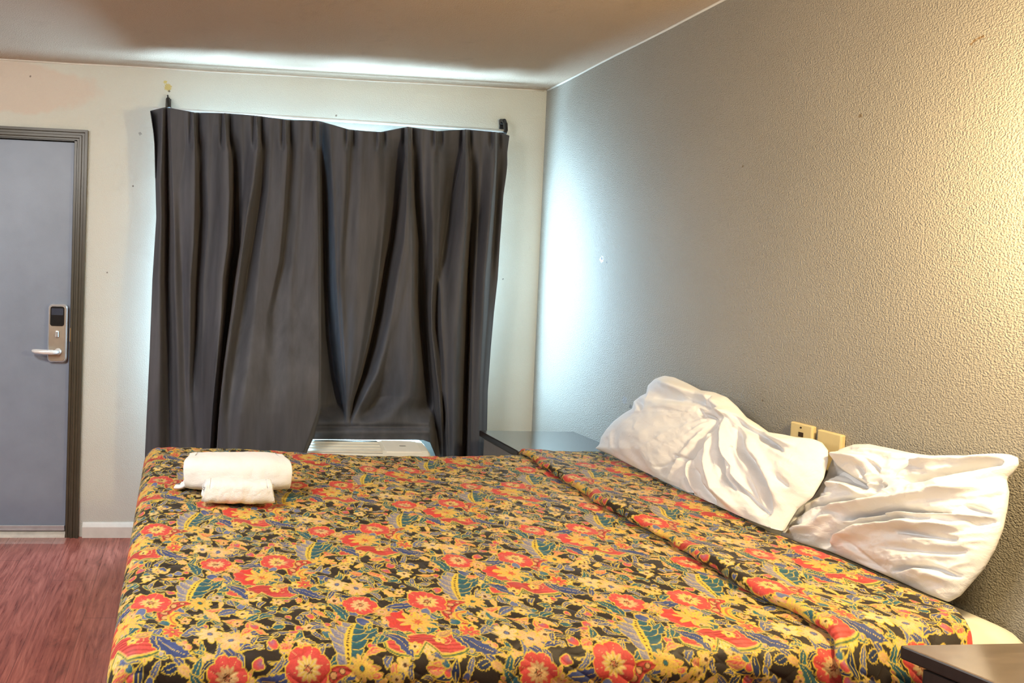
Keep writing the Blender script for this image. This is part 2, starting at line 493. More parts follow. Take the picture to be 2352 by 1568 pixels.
# ------------------------------------------------------------------ curtain
def curtain_mat():
    t = NT('charcoal_curtain_fabric'); o = t.obj()
    n = t.noise(t.scaled(o, (1, 1, 0.12)), 16, 4, 0.6)
    col = t.ramp(n, [(0.3, lin((65, 67, 73))), (0.7, lin((86, 88, 96)))])
    weave = t.math('ADD', t.noise(t.scaled(o, (1, 1, 0.25)), 900, 2), t.noise(t.scaled(o, (0.25, 1, 1)), 900, 2))
    return t.done(col, 0.62, 0, t.bump(weave, 0.25, 0.0006), 0.3, **{'Sheen Weight': 0.25, 'Sheen Roughness': 0.4})
M_cur = curtain_mat()
M_lining = plain('pale_curtain_lining', (136, 136, 135), 0.8)
LINING_SIDE = 1
YC = -0.19


def panel(name, feats, top, bottom, push=None, rows=300, cols=560, y0=YC, pinches=()):
    """feats: feature lines of the cloth from left to right, each ([(photo y, photo x, depth cm)...]);
    the cloth runs smoothly through them at every height"""
    v = np.linspace(0, 1, rows)[:, None] ** 1.0; u = np.linspace(0, 1, cols)[None, :]
    def fx(f, y): a = np.array(f); return np.interp(y, a[:, 0], a[:, 1])
    def fd(f, y): a = np.array(f); return np.interp(y, a[:, 0], a[:, 2])
    PX = np.zeros((rows, cols)); PY = np.zeros((rows, cols))
    y = 280 + 760 * v + 0 * u
    for it in range(4):
        xl = fx(feats[0], y); xr = fx(feats[-1], y)
        PX = xl + (xr - xl) * u
        tp = np.interp(PX, [q[0] for q in top], [q[1] for q in top]); bt = np.interp(PX, [q[0] for q in bottom], [q[1] for q in bottom])
        y = tp + (bt - tp) * v
    PY = y
    X = np.stack([fx(f, PY) for f in feats], 0); D = np.stack([fd(f, PY) for f in feats], 0)
    dep = np.zeros_like(PX)
    for k in range(len(feats) - 1):
        a, b = X[k], X[k + 1]
        tt = np.clip((PX - a) / np.maximum(b - a, 1e-3), 0, 1)
        s = tt * tt * (3 - 2 * tt)
        inside = (PX >= a) & (PX <= b)
        dep = np.where(inside, D[k] + (D[k + 1] - D[k]) * s, dep)
    dep = np.where(dep < 0, dep * 1.3, dep) * 0.033
    for xp in pinches:                       # pinch pleats sewn into the heading
        hd = smooth(352, 318, PY)
        dep += hd * (-.024 * (np.exp(-((PX - xp - 10) / 4.5) ** 2) + np.exp(-((PX - xp + 9) / 4.5) ** 2)) + .010 * np.exp(-((PX - xp) / 4.5) ** 2))
    dep += 0.0022 * vnoise(PX / 26, PY / 75, 5, 3) * smooth(330, 480, PY)
    if push is not None: dep = push(PX, PY, dep)
    P = at_y(PX.ravel(), PY.ravel(), y0).reshape(rows, cols, 3)
    # keep the drawn outline, move along the view ray to the cloth's own depth
    d = P - CAM; k = ((y0 - dep) - CAM[1]) / d[..., 1]
    P = CAM + d * k[..., None]
    o = grid_mesh(name, P, M_cur, flip=True)
    o.data.materials.append(M_lining)
    md = o.modifiers.new('thickness', 'SOLIDIFY'); md.thickness = 0.0025; md.offset = 0; md.material_offset = LINING_SIDE
    return o


def line(*pts): return [tuple(p) for p in pts]
TOPL = [(343, 255), (366, 249), (380, 246), (447, 258), (519, 260), (593, 266), (659, 275), (729, 278), (745, 282)]
left_feats = [
    line((240, 343, -3), (300, 352, -2.5), (330, 355, -1.5), (420, 357, 0), (500, 359, 0), (640, 350, .6), (800, 344, .8), (1040, 333, .8)),
    line((240, 374, 0), (330, 372, 0), (420, 368, .7), (500, 370, .9), (640, 366, 1.2), (800, 366, 1.2), (1040, 362, 1.2)),
    line((240, 382, -.8), (330, 384, -2.0), (500, 386, -2.4), (640, 384, -1.8), (800, 389, -1.6), (1040, 393, -1.0)),
    line((240, 392, 0), (330, 394, .2), (440, 398, .7), (560, 402, 1.0), (640, 402, .8), (800, 408, .5), (1040, 415, .8)),
    line((240, 420, 0), (330, 425, .2), (440, 410, .6), (560, 414, .3), (640, 419, -.1), (800, 422, .0), (1040, 430, .7)),
    line((240, 442, .4), (285, 442, .7), (318, 446, 1.6), (350, 447, 1.6), (450, 447, 1.8), (560, 444, 1.7), (640, 437, 1.5), (760, 436, 1.0), (900, 434, .6), (1040, 445, .8)),
    line((240, 450, -.8), (318, 452, -.8), (380, 458, -1.0), (500, 458, -1.4), (640, 453, -1.4), (760, 450, -1.2), (860, 445, -.4), (920, 445, .4), (1040, 452, .9)),
    line((240, 480, 0), (330, 484, .2), (400, 478, .2), (500, 482, .0), (640, 470, .1), (800, 465, .5), (1040, 462, 1.1)),
    line((240, 514, .4), (285, 515, .7), (318, 520, 1.8), (345, 524, 2.0), (450, 526, 2.5), (560, 522, 2.5), (640, 511, 2.4), (720, 508, 2.2), (830, 498, 2.0), (930, 488, 1.8), (1040, 481, 1.6)),
    line((240, 523, -.8), (318, 527, -.8), (380, 537, -1.6), (450, 539, -2.6), (560, 536, -3.0), (640, 526, -3.2), (720, 519, -3.2), (830, 508, -3.2), (940, 500, -3.0), (1040, 493, -2.6)),
    line((240, 555, 0), (340, 560, .2), (450, 556, .0), (560, 552, -1.6), (640, 538, -2.6), (720, 529, -2.6), (830, 514, -2.6), (940, 504, -2.4), (1040, 497, -2.2)),
    line((240, 588, .4), (285, 588, .7), (318, 592, 1.8), (340, 592, 2.2), (425, 581, 2.4), (490, 568, 2.7), (580, 555, 3.0), (640, 547, 3.0), (720, 535, 2.8), (800, 523, 2.6), (900, 509, 2.3), (960, 503, 2.1), (1040, 499, 1.8)),
    line((240, 596, -.8), (318, 599, -.6), (340, 602, -.4), (425, 600, -.5), (490, 592, -.4), (580, 577, -.2), (640, 566, 0), (720, 556, .2), (800, 543, .4), (900, 530, 1.0), (960, 524, 1.6), (1040, 520, 2.0)),
    line((240, 625, 0), (340, 625, .2), (440, 618, .9), (580, 600, 1.4), (700, 590, 1.8), (850, 572, 2.2), (950, 555, 2.8), (1040, 548, 2.6)),
    line((240, 652, .4), (285, 652, .6), (318, 656, 1.2), (345, 660, 1.5), (465, 652, 1.8), (600, 640, 1.9), (720, 612, 1.7), (850, 600, 1.9), (950, 592, 2.4), (1040, 590, 2.4)),
    line((240, 663, -.8), (318, 666, -.6), (430, 664, -.2), (520, 660, .2), (600, 651, .4), (720, 629, .9), (800, 626, 1.2), (880, 622, 1.8), (950, 620, 2.4), (1040, 622, 2.5)),
    line((240, 695, 0), (400, 692, .4), (520, 684, .9), (640, 672, 1.5), (800, 670, 2.2), (950, 672, 2.8), (1040, 665, 2.8)),
    line((240, 722, .4), (290, 724, .6), (345, 728, 1.6), (430, 729, 2.2), (560, 730, 2.6), (700, 731, 2.8), (850, 732, 2.8), (940, 730, 2.8), (980, 716, 2.9), (1040, 695, 2.9)),
    line((240, 733, -.4), (330, 733, -.2), (430, 735, .2), (640, 737, .4), (930, 737, 1.2), (960, 733, 1.8), (1000, 722, 1.9), (1040, 704, 1.9)),
]


def push_left(px, py, dep):
    """the lower right of the panel hangs over the air conditioner's front"""
    return dep + 0.15 * smooth(640, 930, py) * smooth(455, 520, px)


curtL = panel('curtain', left_feats, TOPL, [(300, 1180), (480, 1180), (500, 1100), (520, 1062), (760, 1062)], push_left, pinches=(447, 519, 592, 658, 728))
tag(curtL, 'left charcoal pinch-pleated curtain panel, hanging full length beside the door wall', 'curtain', 'pinch-pleated curtains')

right_feats = [
    line((240, 640, -1.7), (350, 640, -1.5), (440, 640, .2), (600, 640, .4), (760, 640, .8), (1040, 640, .8)),
    line((240, 722, -2.0), (330, 728, -1.8), (420, 730, -1.0), (640, 732, -1.0), (1040, 732, -1.0)),
    line((240, 737, -.6), (345, 739, -1.8), (440, 743, -2.2), (560, 746, -2.4), (640, 748, -2.5), (770, 756, -2.4), (860, 768, -2.0), (920, 783, -1.4), (955, 790, -.6), (1040, 790, .5)),
    line((240, 760, 0), (345, 762, .1), (440, 768, .3), (560, 772, .6), (640, 775, .8), (770, 783, 1.0), (860, 790, .9), (920, 794, .6), (955, 797, .4), (1040, 797, .6)),
    line((240, 797, .4), (318, 797, .9), (345, 795, 1.0), (440, 792, 1.0), (560, 784, 1.0), (640, 783, 1.1), (770, 790, 1.3), (860, 794, 1.2), (920, 797, .8), (955, 799, .4), (1040, 800, .6)),
    line((240, 806, -.8), (318, 806, -.7), (380, 805, -.4), (460, 801, -.1), (560, 795, .3), (640, 792, .9), (770, 796, 1.3), (860, 797, 1.2), (920, 798.5, .8), (955, 800, .3), (1040, 803, .6)),
    line((240, 838, 0), (400, 832, .6), (560, 826, 1.2), (640, 826, 1.6), (770, 818, 1.7), (860, 806, 1.4), (920, 800, .8), (955, 801, .2), (1040, 806, .5)),
    line((240, 869, .3), (320, 867, .5), (350, 866, 1.0), (450, 871, .9), (560, 862, 1.2), (640, 850, 1.6), (770, 832, 1.6), (860, 816, 1.2), (920, 804, .6), (960, 802, .0), (1040, 809, .4)),
    line((240, 880, -.6), (320, 878, -.5), (360, 884, .2), (470, 884, .8), (560, 876, .7), (640, 868, .6), (770, 848, .5), (860, 826, .4), (920, 809, .0), (962, 803, -.3), (1040, 812, .3)),
    line((240, 926, .0), (320, 929, -.6), (360, 930, -1.4), (400, 925, -2.0), (470, 914, -2.4), (545, 901, -2.6), (610, 886, -2.8), (720, 866, -2.8), (800, 848, -2.6), (860, 832, -2.2), (915, 814, -1.6), (965, 804, -1.0), (1040, 815, .2)),
    line((240, 936, .4), (318, 937, 1.0), (345, 937, 1.8), (445, 936, 2.0), (500, 934, 2.0), (560, 930, 2.0), (640, 916, 1.6), (720, 903, 1.4), (800, 885, 1.4), (860, 866, 1.3), (930, 828, .9), (965, 810, .3), (1040, 819, .2)),
    line((240, 941, .2), (318, 941, .4), (345, 940, 1.4), (445, 939, 1.9), (500, 938, 2.0), (640, 935, 2.0), (720, 915, 1.5), (800, 893, 1.1), (850, 884, .4), (910, 868, -1.2), (960, 838, -1.4), (985, 820, -.8), (1040, 826, .2)),
    line((240, 944, -.2), (345, 942, 1.0), (445, 942, 1.5), (560, 945, 1.8), (640, 946, 2.1), (720, 944, 2.2), (800, 946, 2.1), (850, 948, 2.0), (910, 940, 1.6), (960, 900, 1.2), (985, 880, 1.0), (1040, 890, .9)),
    line((240, 948, -.8), (330, 948, -1.0), (370, 948, -1.6), (470, 954, -2.4), (560, 962, -2.6), (640, 958, -3.0), (750, 966, -3.2), (850, 977, -3.0), (935, 985, -2.6), (1000, 996, -2.0), (1060, 1005, -1.5)),
    line((240, 972, 0), (340, 972, .1), (450, 974, -.2), (560, 980, -.9), (640, 976, -1.8), (750, 980, -2.2), (850, 988, -2.2), (935, 996, -2.0), (1060, 1012, -1.6)),
    line((240, 999, .5), (318, 999, .8), (395, 995, 1.0), (495, 996, 1.0), (620, 996, .4), (700, 991, .2), (760, 992, .0), (850, 1002, .3), (900, 1009, .5), (940, 1012, .5), (990, 1014, -.8), (1060, 1018, -1.2)),
    line((240, 1008, -.7), (330, 1006, -.2), (395, 1010, .6), (500, 1008, .8), (580, 1006, .5), (660, 1002, -1.2), (750, 1001, -1.6), (830, 1012, -.6), (900, 1014, -.2), (950, 1020, -1.4), (1060, 1026, -1.2)),
    line((240, 1060, .2), (345, 1062, -.8), (395, 1051, -1.6), (470, 1033, -1.8), (545, 1021, -1.7), (600, 1012, -1.6), (660, 1013, -.4), (750, 1016, .2), (860, 1024, .5), (930, 1028, .5), (1060, 1032, .4)),
    line((240, 1068, .4), (318, 1069, .9), (370, 1071, 1.6), (445, 1071, 1.9), (520, 1068, 2.0), (620, 1060, 1.9), (760, 1050, 1.6), (880, 1044, 1.5), (1060, 1041, 1.3)),
    line((240, 1073, -.5), (330, 1074, -.4), (380, 1081, -1.2), (500, 1081, -2.4), (620, 1077, -2.8), (770, 1076, -2.8), (880, 1072, -2.7), (1060, 1068, -2.4)),
    line((240, 1104, .1), (380, 1104, -.2), (500, 1098, -1.0), (620, 1092, -.4), (770, 1086, .2), (900, 1084, .5), (1060, 1082, .6)),
    line((240, 1134, .5), (318, 1136, .9), (370, 1137, 1.5), (470, 1128, 1.7), (570, 1120, 1.8), (640, 1113, 1.8), (780, 1106, 1.4), (900, 1100, 1.2), (1060, 1098, 1.0)),
    line((240, 1142, -.8), (345, 1142, -1.0), (470, 1139, -1.0), (570, 1132, -.8), (640, 1126, -.4), (780, 1116, .2), (900, 1109, .5), (1060, 1106, .5)),
    line((240, 1171, -1.2), (303, 1171, -1.2), (350, 1165, -.8), (378, 1165, -.6), (400, 1163, -.5), (450, 1156, -.3), (560, 1148, -.2), (640, 1143, -.2), (720, 1134, -.2), (800, 1127, -.2), (900, 1120, -.2), (1060, 1117, -.2)),
]
TOPR = [(640, 276), (690, 276), (729, 277), (745, 281), (800, 297), (840, 301), (874, 303), (900, 298), (936, 291), (1004, 301), (1035, 299), (1070, 297), (1138, 303), (1158, 307), (1171, 312)]


def push_right(px, py, dep):
    """hem lies bunched on the unit's top"""
    w = smooth(1002, 984, px) * smooth(925, 985, py)
    dep = dep * (1 - w) + w * (0.062 + 0.010 * np.exp(-((py - 993) / 7.0) ** 2) - 0.016 * np.exp(-((py - 980) / 6.0) ** 2) + .004 * np.sin(px / 21))
    return dep + 0.150 * smooth(640, 930, py) * smooth(726, 668, px)


curtR = panel('curtain', right_feats, TOPR, [(640, 1008), (972, 1010), (988, 1016), (1000, 1045), (1008, 1090), (1020, 1180), (1180, 1180)], push_right, y0=YC + 0.016, pinches=(803, 873, 937, 1004, 1070, 1137))
tag(curtR, 'right charcoal pinch-pleated curtain panel, its hem bunched on top of the air conditioner', 'curtain', 'pinch-pleated curtains')

M_rod = plain('white_rod', (222, 224, 222), 0.4)
a, b = at_y([352, 1162], [249, 301], -0.06)
bm = bmesh.new(); tube(bm, [a, b], 0.0085, 14)
rod = finish('curtain_rod', bm, M_rod, None, True); tag(rod, 'thin white curtain rod running behind the pleated curtain tops', 'curtain rod')
# black brackets above the rod
def bracket(px, py, hook, lab):
    c = at_y([px], [py], -0.0)[0]
    bm = bmesh.new()
    box(bm, (c[0] - .014, -0.008, c[2] - .075), (c[0] + .014, 0.0, c[2] + .01), 0.002, 1)
    q = lambda x, y, d: tuple(at_y([x], [y], -d)[0])
    if hook:
        bm2 = q(1153, 280, .012); box(bm, (bm2[0] - .014, -0.026, bm2[2] - .016), (bm2[0] + .014, -0.006, bm2[2] + .014), 0.003, 1)
        tube(bm, [q(1151, 277, .02), q(1158, 277, .05), q(1161, 285, .06), q(1162, 300, .07), q(1160, 306, .075)], [.010, .011, .011, .010, .009], 8)
    else:
        tube(bm, [q(386, 228, .004), q(386, 228, .03), q(387.5, 240, .05), q(388, 250, .07)], [.010, .012, .013, .012], 8)
        tube(bm, [q(386, 226, .015), q(385, 218, .015)], 0.004, 6)
    o = finish('curtain_rod_bracket', bm, M_blackpl)
    return tag(o, lab, 'bracket', 'black rod brackets')
bracket(387, 232, False, 'black rod bracket on the wall above the left end of the curtain, straight stub')
bracket(1153, 278, True, 'black hooked rod bracket on the wall above the right end of the curtain')

# ------------------------------------------------------------------ air conditioner
M_ac = plain('aged_white_plastic', (226, 222, 208), 0.4, var=0.03)
M_acg = plain('grille_shadow', (58, 50, 36), 0.5)
ax0, ax1 = -1.60, -0.694
prof = [(-.002, .10), (-.002, .572), (-.06, .575), (-.24, .578), (-.33, .556), (-.358, .536), (-.368, .48), (-.368, .14), (-.355, .10)]
bm = bmesh.new(); prism(bm, prof, 0, ax0, ax1)
bmesh.ops.bevel(bm, geom=[e for e in bm.edges if abs(e.verts[0].co.x - e.verts[1].co.x) < 1e-6], offset=0.012, segments=3, affect='EDGES')
ac = finish('air_conditioner', bm, M_ac); tag(ac, 'white air conditioner unit under the window with slatted top grille and control lid', 'air conditioner')
def ac_top(y): return np.interp(y, [-.358, -.33, -.24, -.06, -.002], [.536, .556, .578, .575, .572])
gx1 = -0.935
bm = bmesh.new(); prism(bm, [(-.345, ac_top(-.345) + .0008), (-.24, ac_top(-.24) + .0008), (-.17, ac_top(-.17) + .0008), (-.17, ac_top(-.17) - .01), (-.345, ac_top(-.345) - .01)], 0, ax0 + .08, gx1)
grl = finish('grille', bm, M_acg, ac)
for k, y in enumerate(np.linspace(-.336, -.20, 6)):
    bm = bmesh.new(); z = ac_top(y)
    prism(bm, [(y - .0045, z - .002), (y - .004, z + .003), (y + .004, z + .0035), (y + .0045, z - .002)], 0, ax0 + .08, gx1); finish('slat', bm, M_ac, grl)
bm = bmesh.new(); prism(bm, [(-.343, ac_top(-.343) - .002), (-.338, ac_top(-.338) + .004), (-.24, ac_top(-.24) + .004), (-.16, ac_top(-.16) + .004), (-.158, ac_top(-.158) - .002)], 0, gx1 + .02, ax1 - .045)
lid = finish('control_lid', bm, plain('lid_plastic', (232, 229, 218), 0.35, var=0.02), ac)
bm = bmesh.new(); y = -.290; box(bm, (-.835, y - .004, ac_top(y) + .0035), (-.805, y + .004, ac_top(y) + .0048)); finish('badge', bm, plain('grey_print', (150, 148, 142), 0.5), lid)
bm = bmesh.new(); box(bm, (ax0 + .04, -.375, .16), (ax1 - .04, -.367, .47), 0.003, 1)
for k in range(14): box(bm, (ax0 + .08, -.379, .19 + k * .019), (ax1 - .08, -.373, .197 + k * .019))
finish('front_panel', bm, M_ac, ac)

# ------------------------------------------------------------------ bed
BX0, BX1, BY0, BY1 = -2.005, -0.015, -2.235, -0.865       # mattress footprint
M_sheet = NT('white_sheet'); o_ = M_sheet.obj()
M_sheet = M_sheet.done(lin((236, 230, 218)), 0.8, 0, M_sheet.bump(M_sheet.noise(o_, 9, 5, 0.6), 0.4, 0.006), 0.2)
M_tick = plain('box_spring_fabric', (196, 190, 178), 0.85, bump=0.001)
M_wood = plain('dark_bed_wood', (48, 30, 24), 0.45, scale=8)
bed = empty('bed', ((BX0 + BX1) / 2, (BY0 + BY1) / 2, 0)); tag(bed, 'double bed with white mattress pushed against the right wall', 'bed')
def rounded_slab(lo, hi, rc, re, seg=6):
    bm = bmesh.new()
    poly = rrect((lo[0] + hi[0]) / 2, (lo[1] + hi[1]) / 2, hi[0] - lo[0], hi[1] - lo[1], rc, seg)
    n = len(poly); cx = (lo[0] + hi[0]) / 2; cy = (lo[1] + hi[1]) / 2
    rings = []
    def lay(z, inset):
        pp = rrect(cx, cy, hi[0] - lo[0] - 2 * inset, hi[1] - lo[1] - 2 * inset, max(rc - inset, .004), seg)
        rings.append([bm.verts.new((a, b, z)) for a, b in pp])
    for k in range(5):
        a = math.pi / 2 * k / 4; lay(lo[2] + re * (1 - math.sin(a)), re * (1 - math.cos(a))) if False else lay(lo[2] + re * (1 - math.cos(math.pi / 2 - a) if False else 1 - math.sin(a)) if False else lo[2] + re * (k / 4), re * (1 - math.sqrt(max(0, 1 - (1 - k / 4) ** 2))))
    for k in range(1, 6):
        s = k / 5; lay(hi[2] - re * (1 - s), re * (1 - math.sqrt(max(0, 1 - s * s))))
    for a, b in zip(rings, rings[1:]):
        for k in range(n): bm.faces.new((a[k], a[(k + 1) % n], b[(k + 1) % n], b[k]))
    bm.faces.new(rings[0][::-1]); bm.faces.new(rings[-1])
    return bm
keep(finish('mattress', rounded_slab((BX0, BY0, .40), (BX1, BY1, .655), .10, .05), M_sheet, None, True), bed)
keep(finish('box_spring', rounded_slab((BX0 + .01, BY0 + .01, .18), (BX1 - .01, BY1 - .01, .398), .06, .015), M_tick, None, True), bed)
bm = bmesh.new()
for (lo, hi) in (((BX0 + .02, BY0 + .02, .11), (BX1 - .02, BY0 + .05, .18)), ((BX0 + .02, BY1 - .05, .11), (BX1 - .02, BY1 - .02, .18)), ((BX0 + .02, BY0 + .02, .11), (BX0 + .05, BY1 - .02, .18)), ((BX1 - .05, BY0 + .02, .11), (BX1 - .02, BY1 - .02, .18)), ((BX0 + .98, BY0 + .02, .11), (BX0 + 1.02, BY1 - .02, .17))):
    box(bm, lo, hi, 0.003, 1)
keep(finish('bed_frame', bm, M_wood), bed)
for (x, y) in ((BX0 + .07, BY0 + .07), (BX1 - .07, BY0 + .07), (BX0 + .07, BY1 - .07), (BX1 - .07, BY1 - .07)):
    bm = bmesh.new(); tube(bm, [(x, y, 0), (x, y, .115)], [.022, .028], 14); keep(finish('leg', bm, M_wood, None, True), bed)

# ---- floral print: painted shape by shape on one repeat of the cloth
TW, TH_ = 0.61, 0.41
NX, NY = 732, 492
C = {k: lin(v) for k, v in dict(bg=(50, 40, 30), gold=(240, 208, 72), red=(226, 66, 56), coral=(230, 90, 82), dred=(172, 50, 38), teal=(52, 112, 118), blue=(74, 88, 146),
                                navy=(40, 56, 92), peach=(236, 178, 116), yel=(240, 204, 72), cream=(242, 210, 150), orange=(222, 108, 70), green=(84, 116, 74), slate=(112, 122, 164), brown=(92, 60, 32)).items()}
IMG = np.zeros((NY, NX, 3)) + C['bg']
px_m = TW / NX
WIN = {}


def at_motif(cx, cy, r):
    """work on the part of the repeat around this motif (it wraps round the edges)"""
    i = np.arange(int(math.floor((cx - r) / px_m)), int(math.ceil((cx + r) / px_m)) + 1); j = np.arange(int(math.floor((cy - r) / px_m)), int(math.ceil((cy + r) / px_m)) + 1)
    WIN['ix'] = np.ix_(j % NY, i % NX); WIN['x'], WIN['y'] = np.meshgrid((i + .5) * px_m, (j + .5) * px_m)


def local(cx, cy, rot):
    dx = WIN['x'] - cx; dy = WIN['y'] - cy
    c, s = math.cos(rot), math.sin(rot)
    return c * dx + s * dy, -s * dx + c * dy


def stain(mask, col, amt=1.0):
    w = IMG[WIN['ix']]; a = (mask * amt)[..., None]; IMG[WIN['ix']] = w * (1 - a) + C[col] * a


def paint(f, fill, edge='gold', lw=0.0012, shade=None, shade_col=None):
    """f<0 inside, in metres"""
    gy_, gx_ = np.gradient(f, px_m); g = np.hypot(gx_, gy_)
    d = f / np.clip(g, 0.5, 3.0)
    a = np.clip(0.5 - d / (1.3 * px_m), 0, 1)[..., None]
    col = np.zeros(f.shape + (3,)) + C[fill]
    if shade is not None:
        sh = np.clip(shade, 0, 1)[..., None]; col = col * (1 - sh) + C[shade_col] * sh
    w = IMG[WIN['ix']]; w = w * (1 - a) + col * a
    if edge:
        e = np.clip(0.5 + (lw / 2 + 0.0003 - np.abs(d + lw * .4)) / (1.3 * px_m), 0, 1)[..., None]
        w = w * (1 - e) + C[edge] * e
    IMG[WIN['ix']] = w


def twice(fn, cx, cy, rot, *a, **k):
    fn(cx, cy, rot, *a, **k); fn((cx + TW / 2) % TW, (cy + TH_ / 2) % TH_, rot, *a, **k)


def leaf(cx, cy, rot, L, w, fill, vein='gold', edge='gold', teeth=0, bend=0.0, shade='navy'):
    at_motif(cx, cy, L * 1.25 + .006)
    u, v = local(cx, cy, rot); v = v - bend * (u * u) / L
    q = np.clip(1 - (u / L) ** 2, 0, 1)
    wid = w * q ** 0.8 * (1 - 0.25 * u / L)
    if teeth: wid = wid * (1 - 0.24 * np.abs(np.sin(u / L * teeth * math.pi)))
    f = np.where(np.abs(u) < L, np.abs(v) - wid, np.hypot(np.abs(u) - L, v))
    paint(f, fill, edge, shade=(0.5 + 0.5 * np.sin((np.abs(v) * 1.0 - u * .7) * 900)) * 0.30 + 0.22 * (v < 0), shade_col=shade)
    if vein: stain((np.abs(u) < L * .8) & (np.abs(v) < .0007), vein, .8)


def poppy(cx, cy, rot, R, n=6, fill='coral', mid='yel', heart='cream', squash=1.0):
    at_motif(cx, cy, R * 1.15)
    u, v = local(cx, cy, rot); v = v / squash
    r = np.hypot(u, v); th = np.arctan2(v, u)
    R2 = R * (0.82 + 0.18 * np.abs(np.cos(n * th / 2)) ** 0.45 + 0.012 * np.sin(3 * n * th))
    paint(r - R2, fill, shade=np.clip((r / R - 0.25), 0, 1) * 0.55 + .25 * np.abs(np.sin(n * th / 2)) ** 6, shade_col='red')
    stain((np.abs(np.sin(n * th / 2)) * r < 0.0012) & (r < R2) & (r > R * .4), 'peach')
    R3 = R * (0.47 + 0.08 * np.cos(11 * th))
    paint(r - R3, mid, 'peach', shade=0.5 + 0.5 * np.sin(13 * th + 2), shade_col='cream')
    R4 = R * (0.16 + 0.05 * np.cos(6 * th)); paint(r - R4, 'orange', 'brown', .001, shade=np.sin(r * 2500) * .5 + .3, shade_col=heart)


def daisy(cx, cy, rot, R, n=6, fill='peach', mid='orange', edge='gold', shade='cream'):
    at_motif(cx, cy, R * 1.2)
    u, v = local(cx, cy, rot); r = np.hypot(u, v); th = np.arctan2(v, u)
    R2 = R * (0.52 + 0.48 * np.abs(np.cos(n * th / 2)) ** 0.7)
    paint(r - R2, fill, edge, shade=np.clip(1.1 - r / R, 0, 1), shade_col=shade)
    stain((np.abs(np.sin(n * th / 2)) * r < .0006) & (r < R2 * .8), 'orange', .6)
    paint(r - R * .20, mid, 'brown', .0008)


def half_flower(cx, cy, rot, R):
    at_motif(cx, cy, R * 1.75)
    u, v = local(cx, cy, rot); r = np.hypot(u, v); th = np.arctan2(v, u)
    R2 = R * (0.9 + .07 * np.cos(9 * th))
    paint(np.maximum(r - R2, u - R * .15), 'red', 'peach', shade=np.clip(-u / R, 0, 1) * .4, shade_col='coral')
    r5 = np.hypot(u - R * .55, v * 1.15); t5 = np.arctan2(v * 1.15, u - R * .55)
    paint(r5 - R * (0.50 + .45 * np.abs(np.cos(4.5 * t5)) ** 1.5), 'peach', 'gold', shade=.5 + .5 * np.sin(t5 * 18), shade_col='yel')
    paint(r5 - R * (.24 + .06 * np.cos(7 * t5)), 'orange', 'gold', .001)


def crescent(cx, cy, rot, R, w, a0, a1, fill='coral', dots=True):
    at_motif(cx, cy, R + w * 1.4)
    u, v = local(cx, cy, rot); r = np.hypot(u, v); th = np.arctan2(v, u)
    am = (a0 + a1) / 2; da = (a1 - a0) / 2
    dth = (th - am + math.pi) % (2 * math.pi) - math.pi
    ww = w * np.sqrt(np.clip(1 - (dth / da) ** 2, 0, 1))
    f = np.where(np.abs(dth) < da, np.abs(r - R) - ww, .01 + np.abs(dth) * r * .1)
    paint(f, fill, shade=.5 + .5 * np.sin(r * 700), shade_col='dred' if dots else 'yel')
    if dots:
        for k in np.linspace(-.7, .7, 6):
            a = am + da * k; c, s = math.cos(rot), math.sin(rot); x = R * math.cos(a); y = R * math.sin(a)
            uu, vv = local(cx + c * x - s * y, cy + s * x + c * y, 0)
            paint(np.hypot(uu, vv) - w * .5 * math.sqrt(1 - k * k), 'peach', 'brown', .001)


def patch(cx, cy, rot, L, w):
    """striped red banner with a notched lower edge and gold-dark-gold border"""
    at_motif(cx, cy, L * 1.2)
    u, v = local(cx, cy, rot)
    end = np.sqrt(np.clip(1 - (np.abs(u) / (L * 1.12)) ** 3.5, 0.02, 1))
    notch = (-w + 0.95 * w * np.clip(1 - np.abs(u) / (L * .30), 0, 1)) * end
    top = w * (0.62 + 0.28 * np.abs(np.cos(u / L * 4.0))) * end
    for grow, col in ((.0085, 'gold'), (.0068, 'green'), (.0030, 'gold')):
        paint(np.maximum(np.maximum(v - top - grow, notch - grow - v), np.abs(u) - L - grow), col, None)
    paint(np.maximum(np.maximum(v - top, notch - v), np.abs(u) - L), 'coral', 'peach', shade=(np.sin(v * 1650) > .1) * .55 + .25 * (np.abs(u) < L * .5), shade_col='dred')
    for s in (-.5, .5):
        r = np.hypot(u - s * L, v - .1 * w); th = np.arctan2(v - .1 * w, u - s * L)
        stain((np.abs(((r / .0085) - th / (2 * math.pi)) % 1 - .5) < .10) & (r < w * .55), 'peach')


def feather(cx, cy, rot, L, w):
    """teal plume with a beaded yellow spine"""
    c, s = math.cos(rot), math.sin(rot)
    for side in (-1, 1):
        for k in np.linspace(-.85, .85, 6):
            ww = w * (1 - .55 * abs(k)); x = k * L; y = side * ww * .62 - .25 * k * k * w
            leaf(cx + c * x - s * y, cy + s * x + c * y, rot + side * (math.pi / 2 - .75), ww * .72, L * .19, 'teal' if (side < 0) else 'slate', None, 'gold', shade='navy' if side < 0 else 'cream')
    at_motif(cx, cy, L * 1.2)
    u, v = local(cx, cy, rot); v = v + .25 * w * (u / L) ** 2
    paint(np.where(np.abs(u) < L, np.abs(v) - .0062 * np.sqrt(np.clip(1 - (u / L) ** 2, 0, 1)) - .001, .02), 'yel', 'gold', .002)
    stain((np.hypot(((u + L) % .0085) - .00425, v) < .0024) & (np.abs(u) < L * .92), 'brown')


def bud(cx, cy, rot, R, fill='blue'):
    at_motif(cx, cy, R * 1.4)
    u, v = local(cx, cy, rot); r = np.hypot(u, v * 1.1); th = np.arctan2(v, u)
    paint(r - R * (.75 + .35 * np.cos(th) + .1 * np.cos(3 * th)), fill, 'gold', shade=np.clip(.7 - r / R, 0, 1), shade_col='slate')


